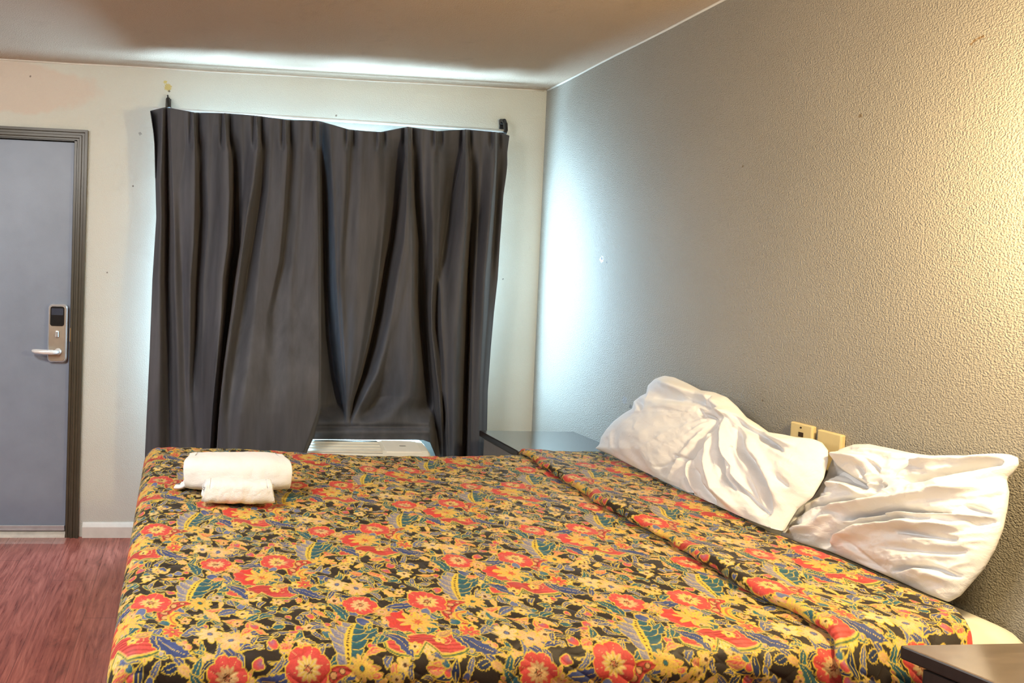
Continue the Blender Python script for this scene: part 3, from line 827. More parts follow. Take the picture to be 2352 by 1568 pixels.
# ground cover of leaves and small blossoms, then the large motifs on the half-drop repeat
r_ = np.random.RandomState(5)
for rnd in range(3):
    for jj in range(14):
        for ii in range(20):
            cx = (ii + r_.rand()) * TW / 20; cy = (jj + r_.rand()) * TH_ / 14; ro = r_.rand() * 6.28; kind = r_.rand()
            if r_.rand() < (.06, .55, 0)[rnd] or (rnd == 2 and abs(IMG[int(cy / px_m) % NY, int(cx / px_m) % NX] - C['bg']).max() > .01): continue
            cl = ['teal', 'blue', 'teal', 'slate', 'navy', 'navy', 'blue', 'teal', 'coral', 'peach', 'blue', 'slate'][r_.randint(12)]
            if kind < .62: leaf(cx, cy, ro, .014 + .015 * r_.rand(), .0055 + .006 * r_.rand(), cl, teeth=r_.randint(0, 4), bend=r_.rand() - .5, shade='navy' if cl not in ('peach', 'yel', 'orange', 'cream', 'coral') else 'cream')
            elif kind < .80: daisy(cx, cy, ro, .010 + .010 * r_.rand(), r_.randint(5, 8), ['cream', 'yel', 'coral', 'orange', 'slate', 'peach'][r_.randint(6)], 'brown')
            else: bud(cx, cy, ro, .009 + .007 * r_.rand(), ['blue', 'teal', 'slate', 'coral'][r_.randint(4)])
twice(patch, .165, .035, 0.0, .080, .030)
for (x, y, ro, L, w, c) in ((.088, .050, 1.0, .030, .012, 'teal'), (.244, .030, -.9, .032, .013, 'blue'), (.215, .058, .4, .024, .010, 'peach'), (.118, .062, 2.6, .024, .010, 'teal'), (.05, .055, .5, .044, .019, 'teal'), (.115, .035, 2.2, .040, .017, 'blue'), (.20, .09, 1.2, .038, .015, 'teal'), (.27, .02, -.6, .044, .018, 'blue'), (.165, .165, .2, .040, .015, 'blue'),
                            (.02, .150, 1.9, .038, .017, 'teal'), (.285, .150, -1.0, .036, .015, 'slate'), (.235, .20, .8, .034, .014, 'teal')):
    twice(leaf, x, y, ro, L, w, c, teeth=3, bend=.25)
twice(feather, .010, .045, 1.25, .062, .038)
twice(crescent, .300, .135, .4, .046, .016, .9, 3.9)
twice(crescent, .292, .120, .4, .024, .009, .9, 3.9, 'orange', False)
twice(half_flower, .150, .105, 0.0, .046)
twice(poppy, .225, .185, .2, .045)
twice(poppy, .070, .172, 1.0, .040, 7, 'coral', 'peach')
twice(daisy, .140, .022, .2, .014, 6, 'yel', 'brown'); twice(daisy, .196, .040, .2, .012, 5, 'yel', 'brown')
twice(daisy, .345, .060, .3, .028, 7, 'cream', 'slate')
twice(daisy, .385, .040, .9, .030, 6, 'peach', 'slate')
twice(daisy, .110, .145, .0, .020, 8, 'orange', 'yel')
twice(daisy, .272, .068, .0, .022, 7, 'orange', 'yel', 'gold', 'coral')
twice(daisy, .330, .185, .5, .026, 10, 'peach', 'teal', 'gold', 'yel')
twice(bud, .205, .140, 1.2, .016, 'slate'); twice(bud, .060, .100, 2.2, .018, 'blue'); twice(bud, .250, .105, -.4, .015, 'teal')


def print_at(a, b):
    i = np.floor((a % TW) / TW * NX).astype(int) % NX; j = np.floor((b % TH_) / TH_ * NY).astype(int) % NY
    return IMG[j, i]


def quilt_mat():
    t = NT('floral_quilted_print')
    at = t.new('ShaderNodeAttribute', attribute_name='pattern'); o = t.obj()
    col = t.mix(1.0, at.outputs['Color'], t.ramp(t.noise(o, 260, 3), [(0.3, (.66, .66, .65)), (0.7, (.84, .84, .83))]), 'MULTIPLY')
    return t.done(col, 0.55, 0, t.bump(t.noise(o, 500, 3), 0.3, 0.0008), 0.30, **{'Sheen Weight': 0.08})
M_quilt = quilt_mat()


def puff(a, b):
    """stitched wandering quilting lines: 0 on a seam, 1 between"""
    s = np.sin((a + .030 * np.sin(b * 38) + .012 * np.sin(b * 91 + a * 20)) * 2 * math.pi / .16) * np.sin((b + .028 * np.sin(a * 33 + 1)) * 2 * math.pi / .15)
    return np.sqrt(np.abs(s) + 1e-4)


def over_edge(s, r):
    """arc length past an edge -> (outward, drop)"""
    s = np.maximum(s, 0); q = r * math.pi / 2
    ang = np.minimum(s, q) / r
    out = r * np.sin(ang); dr = r * (1 - np.cos(ang))
    ext = np.maximum(s - q, 0)
    return out + .03 * ext, dr + ext * .999


def quilt_surface(a, b, x_foot=-1.985, y_near=-2.232, y_far=-.885, z0=0.69, r=.058, thick=0.0, foot=True):
    """a along the bed (head = larger), b across it (far = larger)"""
    A, B = np.meshgrid(a, b)
    X = np.maximum(A, x_foot) if foot else A.copy()
    dz = np.zeros_like(A)
    if foot:
        o1, d1 = over_edge(x_foot - A, r); X = X - o1; dz += d1
    Y = np.clip(B, y_near, y_far)
    o2, d2 = over_edge(y_near - B, r); o3, d3 = over_edge(B - y_far, r)
    Y = Y - o2 + o3; dz += d2 + d3
    # rippled skirt
    rip = smooth(.05, .30, d2); Y -= rip * .012 * np.sin(A * 17) + rip * .006 * np.sin(A * 41)
    if foot:
        rip = smooth(.05, .30, d1); X -= rip * .014 * np.sin(B * 15)
    X = X + .018 * (-B - 1.5)* smooth(-1.2, -2.0, X)
    flat = np.exp(-dz / .03)
    far = smooth(-1.5, -.9, B)
    sag = .010 * vnoise(A * 2.2 + 5, B * 2.2, 3, 2) + far * (.010 * smooth(-1.35, -2.0, A) - .016 * np.exp(-((A + 1.0) / .35) ** 2)) 
    pf = puff(A, B)
    Z = z0 - dz + flat * (sag + .0045 * (pf - .6)) + thick
    Y -= (1 - flat) * .006 * (pf - .6)
    return A, B, X, Y, Z


def steps(a, b, d0, d1):
    out = [a]; s = 1 if b > a else -1
    while (b - out[-1]) * s > 0:
        f = abs(out[-1] - a) / abs(b - a); out.append(out[-1] + s * (d0 + (d1 - d0) * f))
    return np.array(out)


spread = empty('bedspread', (-1.2, -1.55, 0.69)); tag(spread, 'multicoloured floral quilted bedspread covering the bed', 'bedspread')
a = np.concatenate([steps(-1.985 - .48, -1.985 - .10, .012, .004)[:-1], np.arange(-1.985 - .10, -.40, .0021)])
b = np.concatenate([steps(-2.232 - .50, -2.232 - .16, .014, .003)[:-1], np.arange(-2.232 - .16, -2.20, .0019), steps(-2.198, -.885, .0019, .0042), steps(-.880, -.42, .004, .02)])
A, B, X, Y, Z = quilt_surface(a, b)
col = print_at(A + .06, B + .02)
keep(grid_mesh('spread_panel', np.stack([X, Y, Z], -1), M_quilt, None, col), spread)

# folded-back band along the pillows with a rolled edge
fp = at_z([1195, 1230, 1300, 1400, 1500, 1560, 1640, 1700, 1780, 1850, 1920, 1952], [1030, 1056, 1100, 1165, 1215, 1250, 1298, 1336, 1375, 1410, 1450, 1488], 0.705)
o_ = np.argsort(fp[:, 1]); fy, fx_ = fp[o_, 1], fp[o_, 0]
rp = at_z([1375, 1560, 1800, 2000, 2170, 2205, 2225, 2238], [1030, 1130, 1235, 1320, 1390, 1412, 1436, 1466], 0.705)
o_ = np.argsort(rp[:, 1]); ry, rx_ = rp[o_, 1], rp[o_, 0] + .075 * smooth(-2.20, -2.09, rp[o_, 1])
b = np.concatenate([steps(-2.232 - .50, -2.232 - .16, .014, .003)[:-1], np.arange(-2.232 - .16, -2.20, .0019), steps(-2.198, -.885, .0019, .0038), steps(-.880, -.50, .004, .02)])
hgt = .026; rr = hgt / 2
# cross-section arc length: under-lip, roll, top, small drop at the right edge
sl = np.concatenate([np.linspace(-.022, 0, 8)[:-1], np.linspace(0, math.pi * rr, 16)[:-1], math.pi * rr + np.linspace(0, 1, 190)])
AA, BB = np.meshgrid(sl, b)
yb = np.clip(BB, -2.30, -.80)
XF = np.interp(yb, fy, fx_) + .004 * np.sin(BB * 31) + .003 * np.sin(BB * 67 + 1); XR = np.interp(yb, ry, rx_)
roll = hgt * (1 + .30 * np.sin(BB * 12 + .5) * np.exp(-((BB + 1.7) / .35) ** 2))
lip = AA < 0; arc = (AA >= 0) & (AA < math.pi * rr); t_ = np.clip((AA - math.pi * rr), 0, 1)
ang = np.clip(AA / rr, 0, math.pi)
Xb = np.where(lip, XF + rr - AA, np.where(arc, XF + rr - rr * np.sin(ang) * 1.15, XF + rr + t_ * (XR - XF - rr)))
Zb = np.where(lip, 0.0, np.where(arc, roll / 2 * (1 - np.cos(ang)), roll * (1 - .35 * smooth(0.02, .4, t_))) - (.026 + .014 * smooth(-1.9, -1.7, yb)) * smooth(.004, .045, Xb - np.interp(yb, ry, rp[o_, 0])))
_, _, _, Yq, Zq = quilt_surface(np.array([0.0]), b, foot=False)
_, _, _, _, _ = _, _, _, _, _
o2, d2 = over_edge(-2.232 - BB, .058); o3, d3 = over_edge(BB + .885, .058)
Yb = np.clip(BB, -2.232, -.885) - o2 + o3; dz = d2 + d3
fl = np.exp(-dz / .03)
pf = puff(Xb * 1.0 + .4, BB)
nearf = 1 - fl
Yb2 = Yb - nearf * Zb * np.where(BB < -1.5, 1, -1) - nearf * .006 * (pf - .6)
Zz = .691 - dz + fl * (Zb + .0035 * (pf - .6) + .006 * vnoise(Xb * 3, BB * 3, 8, 2))
fab = np.where(lip, AA, np.where(arc, AA, math.pi * rr + t_ * (XR - XF)))
col = print_at(fab + .37 + .10, BB + .02)
keep(grid_mesh('folded_band', np.stack([Xb, Yb2, Zz], -1), M_quilt, None, col), spread)

# ------------------------------------------------------------------ pillows
def pillow_mat():
    t = NT('crumpled_white_cotton'); o = t.obj()
    h = t.math('ADD', t.math('MULTIPLY', t.noise(o, 26, 5, 0.62, 0.8), 0.7), t.math('MULTIPLY', t.noise(o, 420, 2), 0.05))
    return t.done(t.ramp(t.noise(o, 4), [(0.3, lin((236, 235, 234))), (0.7, lin((243, 242, 242)))]), 0.85, 0, t.bump(h, 0.35, 0.012), 0.15, **{'Sheen Weight': 0.1})
M_pil = pillow_mat()


def seg_dist(px, py, pts):
    """distance to a polyline and how far along it (0..1)"""
    best = np.full(px.shape, 1e9); along = np.zeros(px.shape)
    L = [math.hypot(b[0] - a[0], b[1] - a[1]) for a, b in zip(pts, pts[1:])]; tot = sum(L); acc = 0
    for (a, b), l in zip(zip(pts, pts[1:]), L):
        dx, dy = b[0] - a[0], b[1] - a[1]
        t = np.clip(((px - a[0]) * dx + (py - a[1]) * dy) / (l * l), 0, 1)
        d = np.hypot(px - a[0] - t * dx, py - a[1] - t * dy)
        m_ = d < best; best = np.where(m_, d, best); along = np.where(m_, (acc + t * l) / tot, along); acc += l
    return best, along


def pillow(name, outline, centre, plane_n, plane_c, t0, strokes, seed, bulges=(), knot=None, grain=None, gain=1.0, rest=None):
    NTH, NR = 420, 150
    th = np.linspace(0, 2 * math.pi, NTH, endpoint=False)
    out = np.array(outline, float); out = np.concatenate([out, out[:1]])
    # finely sampled outline, then boundary radius by angle
    seg = np.concatenate([np.linspace(p, q, 60, endpoint=False) for p, q in zip(out, out[1:])])
    k = np.exp(-np.linspace(-2, 2, 21) ** 2); k /= k.sum()
    seg = np.stack([np.convolve(np.concatenate([seg[-10:, i], seg[:, i], seg[:10, i]]), k, 'valid') for i in range(2)], 1)
    ang = np.arctan2(seg[:, 1] - centre[1], seg[:, 0] - centre[0]); rad = np.hypot(seg[:, 0] - centre[0], seg[:, 1] - centre[1])
    o_ = np.argsort(ang); R = np.interp(th, ang[o_], rad[o_], period=2 * math.pi)
    n = np.array(plane_n, float); n /= np.linalg.norm(n)
    layers = []
    rho = np.linspace(0, 1, NR) ** 0.75
    PX = centre[0] + rho[:, None] * R[None, :] * np.cos(th)[None, :]; PY = centre[1] + rho[:, None] * R[None, :] * np.sin(th)[None, :]
    base = on_plane(PX.ravel(), PY.ravel(), n, plane_c).reshape(NR, NTH, 3)
    rr_ = rho[:, None] + 0 * PX
    T = t0 * np.sqrt(np.clip(1 - rr_ ** 2.6, 0, 1))
    h = np.zeros_like(PX)
    # wavy wander so that no fold is ruler-straight
    wx = PX + 5 * vnoise(PX / 45, PY / 45, seed, 2); wy = PY + 5 * vnoise(PX / 45 + 9, PY / 45, seed + 1, 2)
    for (pts, w, amp) in strokes:
        d, al = seg_dist(wx, wy, pts)
        taper = np.sqrt(np.clip(np.minimum(al, 1 - al) * 5, 0, 1)) * .75 + .25
        ww = .82 * w * (.6 + .4 * taper)
        h += gain * amp * .01 * taper * np.exp(-(d / ww) ** 2)
    h *= 1.75
    for (c, w, amp) in bulges:
        h += amp * .01 * np.exp(-((PX - c[0]) ** 2 / w[0] ** 2 + (PY - c[1]) ** 2 / w[1] ** 2))
    ridg = 1 - np.abs(vnoise(PX / 60 + 3, PY / 38, seed + 5, 3)) * 2
    h += .0035 * ridg + .0022 * vnoise(PX / 16, PY / 16, seed + 7, 2)
    if knot is not None:                    # fine pleats running out of the gathered place
        kr = np.hypot(PX - knot[0], PY - knot[1]); ka = np.arctan2(PY - knot[1], PX - knot[0])
        h += .0075 * (1 - 2 * np.abs(vnoise(ka * 4.2 + 20, kr / 170, seed + 11, 2))) * smooth(15, 60, kr) * smooth(420, 120, kr)
    if grain is not None:
        h += grain[2] * (1 - 2 * np.abs(vnoise(wx / grain[0] + 2, (wy + .12 * wx) / grain[1], seed + 13, 2)))
    fade = np.clip((1 - rr_) * 6, 0.0, 1) ** .7
    off = T + h * fade
    front = base + n[None, None, :] * off[..., None]
    ripple = .004 * vnoise(np.cos(th) * 6 + 9, np.sin(th) * 6, seed, 3)[None, :] * (rr_ > .8) * smooth(.8, 1, rr_)
    front += n[None, None, :] * ripple[..., None]
    back = base - n[None, None, :] * (T * .5)[..., None]
    back[..., 0] = np.minimum(back[..., 0], -.006); front[..., 0] = np.minimum(front[..., 0], -.009)
    P = np.concatenate([front, back[::-1][1:]], 0)
    if rest is not None:                    # flattened where it rests on the band
        P[..., 2] = np.where(P[..., 0] < -.13, np.maximum(P[..., 2], rest), P[..., 2])
    o = grid_mesh(name, P, M_pil, None, None, wrap_u=True)
    bm = bmesh.new(); bm.from_mesh(o.data); bmesh.ops.remove_doubles(bm, verts=bm.verts, dist=1e-6); bmesh.ops.recalc_face_normals(bm, faces=bm.faces); bm.to_mesh(o.data); bm.free()
    o.data.polygons.foreach_set('use_smooth', [True] * len(o.data.polygons))
    return o


c5 = lambda *p: [(1360 + x / 3.92, 850 + y / 3.92) for x, y in p]
c6 = lambda *p: [(1770 + x / 2.959, 950 + y / 2.959) for x, y in p]
st1 = [
    (c5((560, 275), (800, 285), (1100, 325)), 15, -1.3), (c5((430, 300), (480, 330), (540, 410)), 7, -.9), (c5((620, 130), (760, 210), (860, 270)), 14, -.5),
    (c5((1050, 400), (1110, 470)), 5, -.9), (c5((1100, 430), (1200, 465)), 4, -.9), (c5((1125, 260), (1135, 370)), 7, -.9),
    (c5((1230, 520), (1265, 660), (1280, 850), (1300, 1000), (1400, 1130)), 5.5, -1.5), (c5((1320, 830), (1390, 1020), (1500, 1180), (1620, 1300)), 6, -1.5),
    (c5((1390, 580), (1440, 760), (1560, 920), (1660, 1080), (1640, 1330)), 11, -2.0), (c5((1340, 440), (1500, 580), (1680, 690), (1810, 780)), 8, -2.0),
    (c5((1200, 480), (1100, 680), (970, 860), (920, 1000), (950, 1140)), 8, -1.8), (c5((1020, 930), (1060, 1060), (1180, 1230)), 9, -1.5), (c5((1125, 680), (1100, 850)), 4, -.8),
    (c5((840, 810), (960, 850)), 6, -.7), (c5((650, 910), (860, 870)), 4, -.5), (c5((180, 620), (230, 800)), 10, -.6), (c5((260, 560), (330, 850)), 12, -.5), (c5((470, 740), (560, 1000)), 16, -.5),
    (c5((1500, 1000), (1560, 1200), (1600, 1330)), 8, -.9), (c5((1750, 1000), (1850, 1080)), 8, -.6),
    (c5((1180, 620), (1160, 900), (1230, 1130), (1380, 1300)), 11, 1.5), (c5((1280, 470), (1320, 700), (1360, 930), (1500, 1130)), 7, 1.3), (c5((1450, 520), (1560, 760), (1680, 950), (1750, 1250)), 13, 1.0),
    (c5((1000, 860), (980, 1000), (1020, 1140)), 6, 1.2), (c5((640, 110), (1000, 230), (1200, 310), (1330, 420), (1580, 590)), 14, 1.6), (c5((430, 260), (700, 330), (1020, 400)), 14, .8), (c5((1230, 400), (1300, 430)), 8, 1.4),
    (c5((1350, 380), (1500, 520), (1700, 640), (1900, 720)), 8, 1.0),
]
out1 = [(1368, 1030), (1378, 1022), (1382, 1005), (1396, 985), (1412, 968), (1435, 950), (1455, 938), (1458, 922), (1475, 910), (1488, 903), (1490, 885), (1505, 871), (1528, 863), (1548, 866), (1580, 880), (1610, 896), (1640, 900), (1670, 912), (1695, 935),
        (1715, 958), (1742, 975), (1768, 994), (1800, 998), (1835, 1005), (1870, 1008), (1888, 1016), (1902, 1034), (1902, 1058), (1892, 1098), (1866, 1142), (1832, 1168), (1815, 1195), (1793, 1234), (1760, 1224), (1700, 1198), (1620, 1160), (1540, 1118), (1470, 1080), (1410, 1048)]
nA = (-1.0, 0.0, 0.40); nAn = np.array(nA) / np.linalg.norm(nA)
pc = nAn @ np.array([-.213, 0, .714])
p1 = pillow('pillow', out1, (1620, 1060), nA, pc, .038, st1, 21, [((1500, 1000), (90, 70), 2.6), ((1690, 1100), (70, 90), 1.5), ((1830, 1070), (60, 60), 1.5), ((1560, 900), (60, 25), 1.2)], knot=(1676, 957), rest=.719)
tag(p1, 'crumpled white pillow farther from the camera, folds gathered at its middle, leaning on the wall', 'pillow', 'white pillows against the headboard wall')
st2 = [
    (c6((400, 450), (470, 390), (600, 470), (730, 530)), 11, -2.6), (c6((470, 440), (620, 510)), 8, -1.0),
    (c6((1000, 490), (1200, 450), (1400, 400), (1620, 340)), 9, -2.4), (c6((180, 730), (270, 620), (370, 570)), 9, -1.6), (c6((240, 700), (400, 640), (600, 620), (750, 610), (880, 520)), 5.5, -1.5),
    (c6((590, 735), (800, 710), (1000, 690), (1200, 700), (1330, 720)), 7.5, -2.2), (c6((320, 940), (480, 850), (650, 780), (850, 755), (1020, 770)), 11, -2.0), (c6((140, 800), (250, 795)), 8, -1.2),
    (c6((1000, 850), (1200, 870), (1370, 885)), 7, -.9), (c6((880, 1100), (1000, 1060), (1200, 1080), (1330, 1115)), 6, -1.2), (c6((1420, 660), (1560, 690)), 6, -1.2), (c6((1440, 775), (1590, 755)), 6, -1.1),
    (c6((1510, 600), (1620, 555)), 5, -1.1), (c6((930, 460), (1030, 340)), 5, -.9), (c6((900, 950), (1150, 970), (1400, 960)), 9, -.7), (c6((700, 380), (740, 520)), 6, -.8), (c6((760, 350), (840, 440)), 8, -.9), (c6((770, 570), (860, 500)), 5, -.8),
    (c6((600, 900), (760, 1040), (900, 1060)), 9, -.6), (c6((640, 1000), (830, 1080)), 7, -.5),
    (c6((480, 300), (640, 340), (800, 360)), 14, 1.6), (c6((620, 225), (800, 265), (1000, 310)), 12, .9), (c6((1050, 360), (1300, 330), (1640, 290)), 12, 1.6), (c6((450, 690), (700, 660), (900, 630), (1200, 590), (1500, 530)), 11, 1.5),
    (c6((590, 765), (900, 722), (1250, 745), (1570, 725)), 6, 1.0), (c6((480, 900), (750, 830), (1050, 800), (1400, 810)), 12, 1.3), (c6((450, 500), (560, 500), (720, 580)), 9, 1.0), (c6((900, 1150), (1100, 1110), (1330, 1150)), 12, .8), (c6((150, 830), (350, 800), (540, 730)), 8, 1.0),
]
out2 = [(1795, 1232), (1818, 1195), (1835, 1165), (1868, 1145), (1893, 1112), (1905, 1080), (1918, 1050), (1935, 1032), (1965, 1021), (2000, 1020), (2050, 1030), (2095, 1040), (2140, 1046), (2200, 1047), (2260, 1048), (2320, 1043), (2338, 1050), (2340, 1066), (2326, 1085), (2312, 1098),
        (2318, 1130), (2314, 1165), (2304, 1215), (2285, 1262), (2260, 1305), (2228, 1342), (2205, 1368), (2178, 1382), (2130, 1364), (2060, 1332), (1980, 1297), (1900, 1264), (1840, 1248)]
nB = (-1.0, 0.0, 0.34); nBn = np.array(nB) / np.linalg.norm(nB)
pc2 = nBn @ np.array([-.155, 0, .69])
p2 = pillow('pillow', out2, (2070, 1190), nB, pc2, .042, st2, 45, [((2010, 1075), (70, 40), 1.2), ((2130, 1240), (120, 50), 1.6), ((2220, 1130), (60, 50), 1.0)], grain=(95, 17, .006), gain=1.35)
tag(p2, 'crumpled white pillow nearest the camera, lying sideways on the bed under the lamp light', 'pillow', 'white pillows against the headboard wall')

# ------------------------------------------------------------------ towels
def towel_mat():
    t = NT('white_terry'); o = t.obj()
    h = t.math('ADD', t.noise(o, 300, 3, 0.6), t.math('MULTIPLY', t.noise(o, 40, 3), 0.8))
    return t.done(lin((238, 237, 235)), 0.95, 0, t.bump(h, 0.6, 0.0025), 0.1, **{'Sheen Weight': 0.4})
M_terry = towel_mat()


def rolled_towel(name, c, L, w, h, rot, turns, seed, inner=0.25, flap=None):
    """a spiral sheet of terry seen as a soft roll; length L along its axis"""
    th_sheet = min(w, h) / (2 * (turns + inner * 2))
    N = 200; K = 90
    s = np.linspace(0, 1, N); ang = s * turns * 2 * math.pi - 0.9
    rad = inner + (1 - inner) * s
    # superelliptic section
    ex = 3.4
    cs, sn = np.cos(ang), np.sin(ang)
    se = (np.abs(cs) ** ex + np.abs(sn) ** ex) ** (-1 / ex)
    px = cs * se * rad * (w / 2 - .005); pz = sn * se * rad * (h / 2 - .005)
    u = np.linspace(-.5, .5, K)
    U, Sx = np.meshgrid(u, np.arange(N)); 
    Xl = U * L * (1 - .035 * vnoise(s * 9 + seed, s * 0 + 2, seed, 2))[:, None] + .006 * np.sign(U) * np.sin(s * 17)[:, None] * (np.abs(U) > .42)
    bulge = 1 - .10 * np.abs(U * 2) ** 4
    Yl = px[:, None] * bulge + .004 * vnoise(U * 7 + seed, Sx / 14, seed, 3)
    Zl = pz[:, None] * (1 - .13 * np.abs(U * 2) ** 5) + .004 * vnoise(U * 7 + 4, Sx / 14, seed + 1, 3) + h / 2
    Zl = np.maximum(Zl, .004)
    cr, sr = math.cos(rot), math.sin(rot)
    P = np.stack([c[0] + cr * Xl - sr * Yl, c[1] + sr * Xl + cr * Yl, c[2] + Zl], -1)
    o = grid_mesh(name, P, M_terry)
    md = o.modifiers.new('pile', 'SOLIDIFY'); md.thickness = .011; md.offset = 0
    return o


def quilt_top(x, y, r):
    m_ = (np.abs(X - x) < r[0]) & (np.abs(Y - y) < r[1]); return float(Z[m_].max())
tw = rolled_towel('towel', (-1.726, -1.352, quilt_top(-1.726, -1.352, (.17, .09)) + .003), .325, .20, .122, -.02, 2.0, 3, .22)
tag(tw, 'large folded white towel on the bedspread, behind the small rolled one', 'towel', 'white towels on the bed')
# loose corner of the folded towel lying on the quilt at its left end
gu, gv = np.meshgrid(np.linspace(0, 1, 30), np.linspace(0, 1, 20))
cx_ = -1.885 - .042 * gu * (1 - .6 * gv); cy_ = -1.385 + .05 * gv + .012 * gu; cz_ = quilt_top(-1.90, -1.36, (.03, .03)) + .008 + .055 * (1 - gu) ** 3 * (.3 + .7 * gv) + .004 * np.sin(gv * 7)
fl_ = grid_mesh('towel_corner', np.stack([cx_, cy_, cz_], -1), M_terry)
md = fl_.modifiers.new('pile', 'SOLIDIFY'); md.thickness = .009; md.offset = 0
fl_.parent = tw
tw2 = rolled_towel('towel', (-1.731, -1.494, quilt_top(-1.731, -1.494, (.11, .05)) + .003), .205, .094, .084, -.03, 2.2, 9, .20)
tag(tw2, 'small rolled white towel on the bedspread, in front of the large one', 'towel', 'white towels on the bed')

# ------------------------------------------------------------------ nightstands
def gloss_mat(name, rgb, rough):
    t = NT(name); o = t.obj()
    g = t.noise(t.scaled(o, (3, 30, 3)), 4, 4)
    return t.done(t.ramp(g, [(0.3, lin(rgb) * .8), (0.7, lin(rgb) * 1.2)]), rough, 0, t.bump(t.noise(o, 60, 3), 0.1, 0.0005), 0.6, **({'Coat Weight': 1.0, 'Coat IOR': 1.55, 'Coat Roughness': 0.15} if rough < .3 else {}))
M_ns = gloss_mat('espresso_laminate', (34, 27, 26), 0.16)
M_nslit = gloss_mat('reflection_tinted_top', (112, 98, 88), 0.18)  # dark laminate made pale: the bright wall's reflection is put into the colour
M_nsb = gloss_mat('espresso_body', (40, 34, 32), 0.4)
M_nsg = plain('reflection_grey_body', (118, 112, 108), 0.5)  # dark body painted grey to stand for the light it reflects
M_knob = plain('dark_knob', (60, 58, 58), 0.3, 0.8)


def nightstand(loc, w, d, h, skew, lab):
    """stands against the right wall: depth d along -x from loc, width w along -y"""
    far = lab.startswith('dark glossy')
    r = empty('nightstand', loc); tag(r, lab, 'nightstand', 'dark nightstands beside the bed')
    bm = bmesh.new(); box(bm, (-d, -w, h - .028), (0, 0, h), 0.004, 2)
    for v in bm.verts:
        if v.co.x < -d * .5: v.co.x += skew * (-v.co.y)
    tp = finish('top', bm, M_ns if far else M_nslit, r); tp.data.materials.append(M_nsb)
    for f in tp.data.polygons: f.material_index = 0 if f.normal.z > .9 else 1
    t_ = .018; x0, x1, y0, y1 = -d + .03, -.005, -w + .02, -.02
    bm = bmesh.new(); sk = lambda y: skew * (-y)
    for (lo, hi) in (((x0, y1 - t_, .06), (x1, y1, h - .028)), ((x0, y0, .06), (x1, y0 + t_, h - .028)), ((x1 - .012, y0, .06), (x1, y1, h - .028)), ((x0, y0, .06), (x1, y1, .078))):
        box(bm, lo, hi, .001, 1)
    for v in bm.verts:
        if v.co.x < -d * .5: v.co.x += sk(v.co.y)
    finish('carcass', bm, M_nsg if lab.startswith('dark glossy') else M_nsb, r)
    zt = h - .034
    for k, hh in enumerate((.17, .21, .21)):
        bm = bmesh.new(); box(bm, (x0 - .016, y0 + .004, max(zt - hh + .006, .07)), (x0 + .002, y1 - .004, zt), .002, 1)
        box(bm, (x0 + .002, y0 + .03, max(zt - hh + .02, .08)), (x1 - .03, y1 - .03, max(zt - hh + .03, .09)))
        for v in bm.verts:
            if v.co.x < -d * .5: v.co.x += sk(v.co.y)
        dr = finish('drawer', bm, M_nsg if lab.startswith('dark glossy') else M_nsb, r)
        ym = (y0 + y1) / 2; zc = zt - hh / 2; xx = x0 - .016 + sk(ym)
        bm = bmesh.new(); tube(bm, [(xx + .002, ym, zc), (xx - .012, ym, zc), (xx - .014, ym, zc), (xx - .024, ym, zc)], [.006, .006, .013, .011], 12); finish('knob', bm, M_knob, dr, True)
        zt -= hh
    for (x, y) in ((x0 + .02, y0 + .02), (x1 - .03, y0 + .02), (x0 + .02, y1 - .02), (x1 - .03, y1 - .02)):
        bm = bmesh.new(); tube(bm, [(x + sk(y) * (x < -d * .5), y, 0), (x + sk(y) * (x < -d * .5), y, .062)], [.014, .02], 10); finish('leg', bm, M_nsb, r, True)
    return r


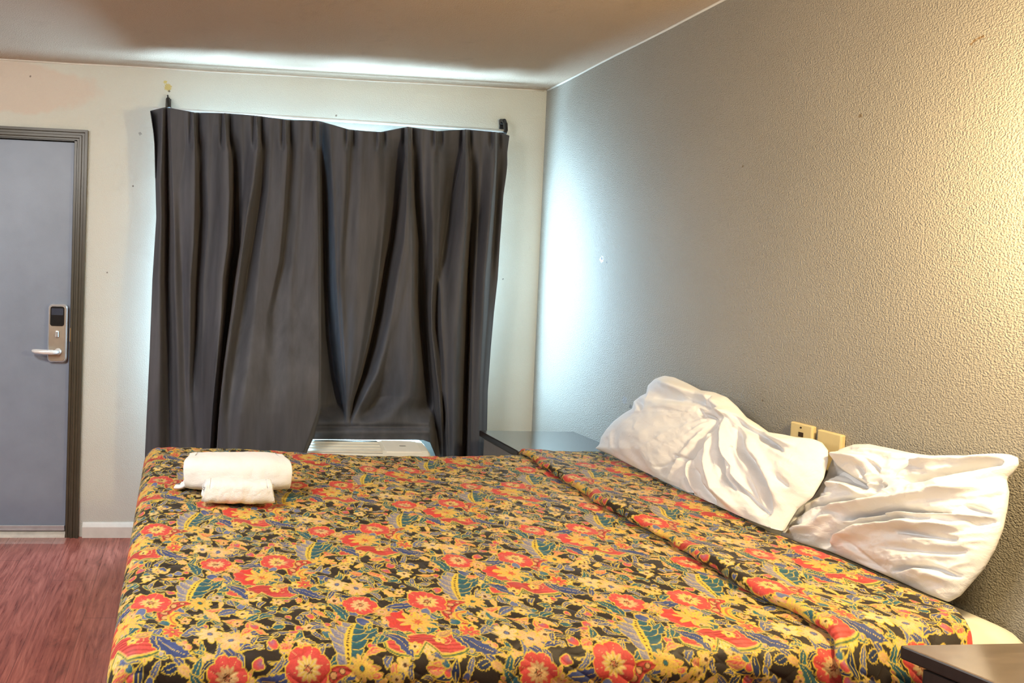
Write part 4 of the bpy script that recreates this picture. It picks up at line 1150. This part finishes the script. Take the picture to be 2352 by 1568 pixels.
nightstand((-.018, -.425, 0), .375, .475, .683, 0.0, 'dark glossy nightstand between the far side of the bed and the window wall')
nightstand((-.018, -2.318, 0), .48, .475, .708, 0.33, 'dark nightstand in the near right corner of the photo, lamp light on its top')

# ------------------------------------------------------------------ wall plates
M_ivory = plain('ivory_plastic', (226, 204, 150), 0.4, var=0.03)
M_hole = plain('socket_hole', (60, 44, 26), 0.6)
def wall_plate(px0, px1, py0, py1, hole, lab):
    q = at_x([px0, px1, px0, px1], [py0, py0, py1, py1], 0.0)
    y0, y1 = q[1][1], q[0][1]; z1 = (q[0][2] + q[1][2]) / 2; z0 = z1 - .115
    ym = (y0 + y1) / 2; hw = .037
    bm = bmesh.new(); box(bm, (-.016, ym - hw, z0), (-.0005, ym + hw, z1), .004, 2)
    o = tag(finish('wall_plate', bm, M_ivory), lab, 'wall plate', 'ivory wall plates above the pillows')
    zc = z1 - .03
    if hole == 'jack':
        bm = bmesh.new(); box(bm, (-.0175, ym - .009, z1 - .040), (-.0155, ym + .007, z1 - .026), .0005, 1); finish('jack_socket', bm, M_hole, o)
        bm = bmesh.new(); tube(bm, [(-.0155, ym, z1 - .012), (-.0172, ym, z1 - .012)], .003, 10); finish('screw', bm, M_hole, o)
    else:
        bm = bmesh.new(); tube(bm, [(-.0155, ym, (z0 + z1) / 2), (-.0175, ym, (z0 + z1) / 2)], .0035, 10); finish('screw', bm, plain('ivory_screw', (196, 168, 110), 0.4), o)
    return o
wall_plate(1835, 1868, 973, 1006, 'jack', 'ivory wall plate with a small dark jack hole, the left one above the pillows')
wall_plate(1900, 1932, 992, 1026, 'blank', 'blank ivory wall plate, the right one above the pillows')

# ------------------------------------------------------------------ view
S.view_settings.view_transform = 'Standard'
S.view_settings.look = 'None'
S.view_settings.exposure = 0.0
S.view_settings.gamma = 1.0
S.cycles.use_denoising = True
S.cycles.max_bounces = 6
S.cycles.diffuse_bounces = 3
S.cycles.use_adaptive_sampling = True
S.cycles.adaptive_threshold = 0.06
S.cycles.adaptive_min_samples = 20
S.cycles.sample_clamp_indirect = 6.0
S.cycles.caustics_reflective = False
S.cycles.caustics_refractive = False
